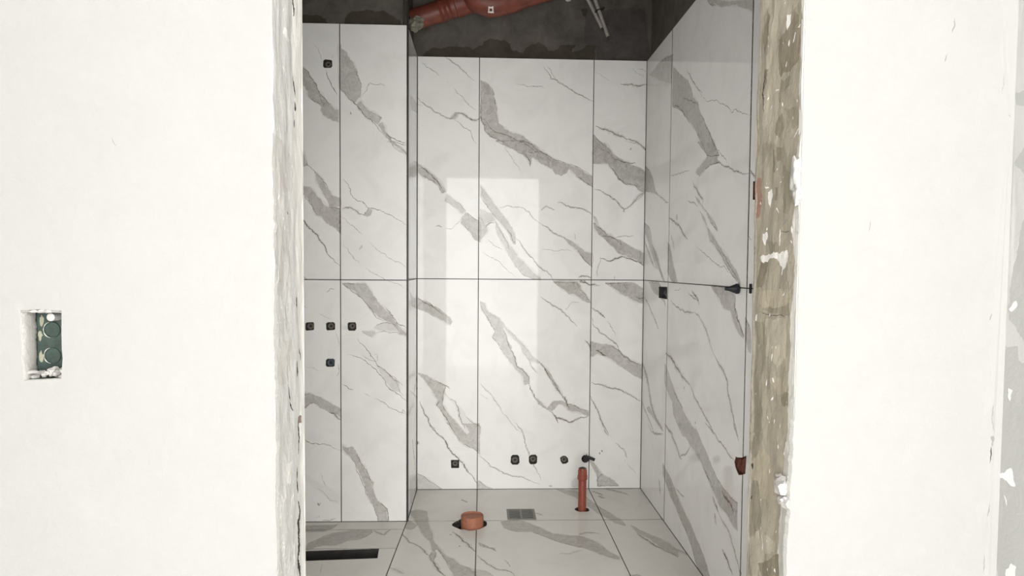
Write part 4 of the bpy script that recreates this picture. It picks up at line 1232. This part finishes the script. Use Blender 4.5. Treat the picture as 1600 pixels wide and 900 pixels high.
# slot box beside the door jamb
c, loc = hole_local('rw2', -1)
t = thing('slot_box', 'narrow dark box opening in the right wall beside the reddish patch of the jamb', 'box', wall_frame('RW', c))
bm_obj('box_shell', recess_bm(loc, .0225), M_BLACK, t); bm_obj('box_rim', recess_bm(loc, .006, .90), M_BRICK, t)

# broken hole with red brick
c, loc = hole_local('rw1', -1)
t = thing('broken_hole', 'jagged hole through the tile seam showing red brick, low on the right wall', 'hole', wall_frame('RW', c))
bm_obj('brick_lining', recess_bm(loc, .016), M_BRICK, t)
b_ = bmesh.new(); add_lump(b_, (.018, .002, -.012), (.024, .034, .008), 4, .5, 3); bm_obj('brick_face', b_, M_BRICK, t, True)
b_ = bmesh.new(); add_lump(b_, (-.026, -.002, -.012), (.020, .030, .008), 8, .5, 3); bm_obj('brick_face', b_, M_BRICK, t, True)

# shower plug sticking out of the right wall, and the spacer at the joint
t = thing('pipe_plug', 'dark blue tapered plug sticking out of the right wall on the tile joint', 'plug', frame_at((XR, 2.362, 1.1215), (0, -1, 0), (0, 0, 1)))
bm_obj('tapered_body', add_lathe(bmesh.new(), [(.0, .049), (.0045, .048), (.006, .044), (.0075, .034), (.013, .020), (.0165, .010), (.0165, .0015), (.0, .0015)], 20), M_NAVY, t, True)
b_ = bmesh.new()
for k in range(8):
    a = k * math.pi / 4; add_box(b_, .0155 * math.cos(a) - .002, .0155 * math.cos(a) + .002, .0155 * math.sin(a) - .002, .0155 * math.sin(a) + .002, .002, .011)
bm_obj('grip_rim', b_, M_NAVY, t)
t = thing('tile_spacer', 'small black tile spacer standing in the joint at the edge of the right wall', 'spacer', frame_at((XR, 2.247, ZJ), (0, -1, 0), (0, 0, 1)))
b_ = bmesh.new(); add_box(b_, -.003, .003, -.0155, .0155, .0006, .008, .001); bm_obj('spacer_head', b_, M_BLACK, t)
b_ = bmesh.new(); add_box(b_, .003, .085, -.0016, .0016, .0004, .0022); bm_obj('spacer_blade', b_, M_BLACK, t)

# ------------------------------------------------------------------ floor fittings
t = thing('waste_pipe', 'upright red-brown waste pipe stub standing on the floor before the back wall', 'pipe', Matrix.Translation((PIPE_P[0], PIPE_P[1], 0)))
bm_obj('pipe_wall', add_lathe(bmesh.new(), [(.0165, .196), (.0165, .2060), (.0195, .2060), (.0200, .2040), (.0200, -.03)], 24), M_PIPE, t, True)
bm_obj('socket_collar', add_lathe(bmesh.new(), [(.0201, .198), (.0222, .196), (.0222, .172), (.0245, .170), (.0245, .152), (.0222, .149), (.0201, .146)], 24), M_PIPE, t, True)
bm_obj('end_cap', add_lathe(bmesh.new(), [(0, .2105), (.009, .2105), (.011, .208), (.0150, .207), (.0164, .2)], 20), M_CAVITY, t, True)
bm_obj('cut_hole', add_lathe(bmesh.new(), [(.0205, -.0212), (.0345, -.0212), (.0345, -.004)], 20), M_CAVITY, t)

t = thing('toilet_waste_stub', 'wide dusty orange waste pipe stub capped in a round hole in the floor', 'pipe', Matrix.Translation((STUB_P[0], STUB_P[1], 0)))
bm_obj('pipe_wall', add_lathe(bmesh.new(), [(.046, .040), (.050, .048), (.052, .046), (.052, -.03)], 32), M_STUB, t, True)
bm_obj('end_cap', add_lathe(bmesh.new(), [(0, .040), (.034, .041), (.046, .0405)], 32), M_STUB, t, True)
b_ = add_lathe(bmesh.new(), [(.053, -.0212), (.074, -.0212), (.074, -.004)], 24); o = bm_obj('cut_hole', b_, M_CAVITY, t); o.location = (-.012, .013, 0)

gx, gy = (GRATE[0] + GRATE[1]) / 2, (GRATE[2] + GRATE[3]) / 2; hw, hh = (GRATE[1] - GRATE[0]) / 2 - .001, (GRATE[3] - GRATE[2]) / 2 - .001
t = thing('floor_drain', 'square steel floor drain with slotted grate beyond the cross joint of the floor', 'drain', Matrix.Translation((gx, gy, 0)))
b_ = bmesh.new(); fw = .010
add_box(b_, -hw, -hw + fw, -hh, hh, -.012, .0012); add_box(b_, hw - fw, hw, -hh, hh, -.012, .0012); add_box(b_, -hw + fw, hw - fw, hh - fw, hh, -.012, .0012); add_box(b_, -hw + fw, hw - fw, -hh, -hh + fw, -.012, .0012)
bm_obj('drain_frame', b_, M_STEEL, t)
box_obj('drain_pit', (-hw + .001, hw - .001, -hh + .001, hh - .001, -.020, -.013), M_DRAIN, t)
box_obj('center_rib', (-.004, .004, -hh + fw, hh - fw, -.009, .0008), M_STEEL, t)
nb = 6; step = (2 * hh - 2 * fw) / nb
for k in range(nb):
    y0 = -hh + fw + (k + .5) * step
    for x0, x1 in ((-hw + fw, -.004), (.004, hw - fw)):
        box_obj('grate_bar', (x0, x1, y0 - step * .2, y0 + step * .2, -.0022, .0006), M_STEEL, t)

# linear channel in the shower floor, no cover fitted yet
t = thing('channel_drain', 'long dark open channel drain in the shower floor beside the left jamb', 'drain', Matrix.Translation((-.6, 2.91, 0)))
loc = [(x + .6, y - 2.91) for x, y in SLOT]
b_ = bmesh.new(); n = len(loc)
cx_ = sum(p[0] for p in loc) / n; cy_ = sum(p[1] for p in loc) / n
a = [b_.verts.new((cx_ + (x - cx_) * .997, cy_ + (y - cy_) * .97, -.001)) for x, y in loc]; d_ = [b_.verts.new((cx_ + (x - cx_) * .98, cy_ + (y - cy_) * .9, -.075)) for x, y in loc]
for i in range(n): b_.faces.new((a[i], a[(i + 1) % n], d_[(i + 1) % n], d_[i]))
b_.faces.new(d_); bm_obj('channel_body', b_, M_DRAIN, t)
b_ = add_lathe(bmesh.new(), [(.014, -.074), (.022, -.070), (.026, -.0745)], 20); o = bm_obj('outlet_ring', b_, M_DRAIN, t, True); o.location = (-.15, -.0, 0)

# ------------------------------------------------------------------ pipes and conduits under the slab
t = thing('sewer_pipe', 'orange sewer pipe run with socket joints hanging under the slab above the tiles', 'pipe', Matrix.Translation((-.05, 3.60, 2.52)))
lp = lambda *q: [(x + .05, y - 3.60, z - 2.52) for x, y, z in q]
bm_obj('straight_pipe', add_tube(bmesh.new(), lp((-.362, 3.62, 2.407), (-.28, 3.62, 2.434), (-.13, 3.615, 2.487), (-.05, 3.61, 2.515)), .052, 24), M_ORANGE, t, True)
for k, x in enumerate((-.218, -.196, -.174)):
    z = 2.434 + (x + .28) * .353
    bm_obj('seal_ring', add_tube(bmesh.new(), lp((x - .007, 3.617, z - .0025), (x, 3.617, z), (x + .007, 3.617, z + .0025)), [.0535, .0575, .0535], 24), M_ORANGE, t, True)
bm_obj('socket', add_tube(bmesh.new(), lp((-.150, 3.614, 2.481), (-.145, 3.614, 2.483), (-.03, 3.61, 2.523), (-.022, 3.61, 2.526)), [.052, .060, .060, .053], 24), M_ORANGE, t, True)
bm_obj('elbow', add_tube(bmesh.new(), lp((-.07, 3.55, 2.545), (-.03, 3.545, 2.488), (.03, 3.55, 2.470), (.10, 3.56, 2.487), (.17, 3.565, 2.508)), [.058, .062, .063, .062, .058], 24), M_ORANGE, t, True)
bm_obj('branch_pipe', add_tube(bmesh.new(), lp((.165, 3.565, 2.507), (.30, 3.57, 2.552), (.46, 3.58, 2.607), (.62, 3.59, 2.68), (.70, 3.59, 2.79)), .053, 24), M_ORANGE, t, True)
# printed mark on the elbow: an H between two bars
b_ = bmesh.new(); mx, mz, my = .034, 2.437, 3.4965
def mk(x0, x1, z0, z1): add_box(b_, mx + x0 + .05, mx + x1 + .05, my - 3.60 - .0006, my - 3.60 + .012, mz + z0 - 2.52, mz + z1 - 2.52)
mk(-.012, -.007, -.016, .016); mk(.007, .012, -.016, .016); mk(-.007, .007, -.004, .004); mk(-.014, .014, .019, .023); mk(-.014, .014, -.023, -.019)
bm_obj('printed_mark', b_, M_TAPE, t)
# mortar packed round the pipe where it leaves the column
b_ = bmesh.new(); add_lump(b_, lp((-.334, 3.565, 2.372))[0], (.034, .05, .030), 3, .5, 3); add_lump(b_, lp((-.318, 3.55, 2.392))[0], (.026, .03, .012), 6, .5, 2)
bm_obj('mortar_packing', b_, M_FOAM, t, True)

def conduit(label, p0, p1, bend, tie, grp='pale conduits hanging above the tiles'):
    y = 3.775 if not tie else 3.748
    t = thing('conduit', label, 'conduit', Matrix.Translation((p0[0], y, p0[1])), grp)
    q = [(bend[0] - p0[0], 0, bend[1] - p0[1]), (-.02, 0, .03), (0, 0, 0), ((p1[0] - p0[0]) * .5, 0, (p1[1] - p0[1]) * .5), (p1[0] - p0[0], 0, p1[1] - p0[1])]
    bm_obj('tube', add_tube(bmesh.new(), q, .0095, 14), M_CONDUIT, t, True)
    b_ = add_tube(bmesh.new(), [q[-1], (q[-1][0] + .006, 0, q[-1][2] - .016)], [.006, .004], 10); bm_obj('cable_end', b_, M_CAVITY, t, True)
    if tie:
        f = tie; c = Vector((f * (p1[0] - p0[0]), 0, f * (p1[1] - p0[1]))); dr = Vector((p1[0] - p0[0], 0, p1[1] - p0[1])).normalized(); s = Vector((dr.z, 0, -dr.x))
        b_ = bmesh.new(); w_ = .035
        for sg in (-1, 1):
            pts = [c + s * (x - .012) + Vector((0, sg * .0125, 0)) for x in (-.018, .0, .02, .032)]; add_tube(b_, pts, .003, 8)
        bm_obj('cable_tie', b_, M_BLACK, t, True)
conduit('shorter left one of two pale conduits hanging on the raw wall', (.551, 2.573), (.618, 2.445), (.50, 2.66), 0)
conduit('longer right one of two pale conduits, held by a black cable tie', (.578, 2.574), (.646, 2.392), (.548, 2.66), .27)
t = thing('cable_stub', 'short white pipe end poking down from the slab left of the conduits', 'pipe', Matrix.Translation((.440, 3.775, 2.60)), None)
bm_obj('tube', add_tube(bmesh.new(), [(-.03, -.01, .08), (-.004, 0, .01), (.002, 0, -.02)], .012, 14), M_TAPE, t, True)
bm_obj('rim', add_lathe(bmesh.new(), [(.012, -.02), (.0145, -.019), (.0145, -.010), (.012, -.009)], 14), M_TAPE, t, True)

# ------------------------------------------------------------------ switch box in the white wall left of the door
c, loc = hole_local('nw0')
t = thing('switch_box', 'open dark green switch box sunk in the white wall left of the door', 'switch box', frame_at((c[0], DN, c[1]), (1, 0, 0), (0, 0, 1)))
b_ = bmesh.new(); x0, x1, z0, z1, dp = -.0315, .0325, -.053, .0525, .040
for q in ((x0 - .003, x0, z0, z1, -dp, -.0142), (x1, x1 + .003, z0, z1, -dp, -.0142), (x0, x1, z0 - .003, z0, -dp, -.0142), (x0, x1, z1, z1 + .003, -dp, -.0142), (x0 - .003, x1 + .003, z0 - .003, z1 + .003, -dp - .003, -dp)): add_box(b_, *q)
bm_obj('box_shell', b_, M_GREEN, t)
for zz in (.021, -.020):
    b_ = add_lathe(bmesh.new(), [(0, -dp + .0012), (.0105, -dp + .0012), (.0112, -dp + .0026), (.0125, -dp + .0026), (.0130, -dp + .0002)], 24); o = bm_obj('knockout', b_, M_GREEN, t, True); o.location = (-.008, zz, 0)
    b_ = add_tube(bmesh.new(), [(-.008 + .0128 * math.cos(q), zz + .0128 * math.sin(q), -dp + .0016) for q in [math.pi * (.62 + .09 * k) for k in range(10)]], [.0004, .0009, .0013, .0008, .0012, .0007, .0013, .0014, .0008, .0003], 6)
    bm_obj('plaster_crust', b_, M_SPLAT, t, True)
b_ = add_lathe(bmesh.new(), [(0, -.0175), (.0045, -.0175), (.0062, -.0185), (.0064, -.039)], 18); o = bm_obj('screw_lug', b_, M_SPLAT, t, True); o.location = (.002, .0425, 0)
# plaster smeared over the left cheek and the rim
b_ = bmesh.new(); r = random.Random(2)
for k in range(14):
    add_lump(b_, (x0 - .0018 + r.uniform(-.0005, .0005), z0 + .004 + k * .0078, -.022), (.0036, .015, .019), k + 20, .12, 2)
bm_obj('plaster_smear', b_, M_SPLAT, t, True)
b_ = bmesh.new()
for k in range(6): add_lump(b_, (x0 + .004 + k * .0115, z1 + .0005, -.010), (.009, .0035, .010), k + 40, .4, 2)
bm_obj('plaster_rim', b_, M_SPLAT, t, True)
b_ = bmesh.new()
for k in range(16): add_lump(b_, (x0 + .004 + r.random() * .056, z0 + .001 + r.random() * .010, -.012 - r.random() * .024), (.003 + r.random() * .006, .003 + r.random() * .0045, .005 + r.random() * .004), k + 60, .5, 2)
o = bm_obj('plaster_rubble', b_, M_SPLAT, t, True); o['kind'] = 'stuff'
for k, (x, z, rr) in enumerate(((-.024, .036, .0045), (-.027, .012, .004), (-.026, -.022, .0045))):
    b_ = add_lump(bmesh.new(), (x, z, -dp + .0006), (rr * .8, rr * 1.8, .0009), k + 90, .7, 2); bm_obj('plaster_splash', b_, M_FOAM, t, True)
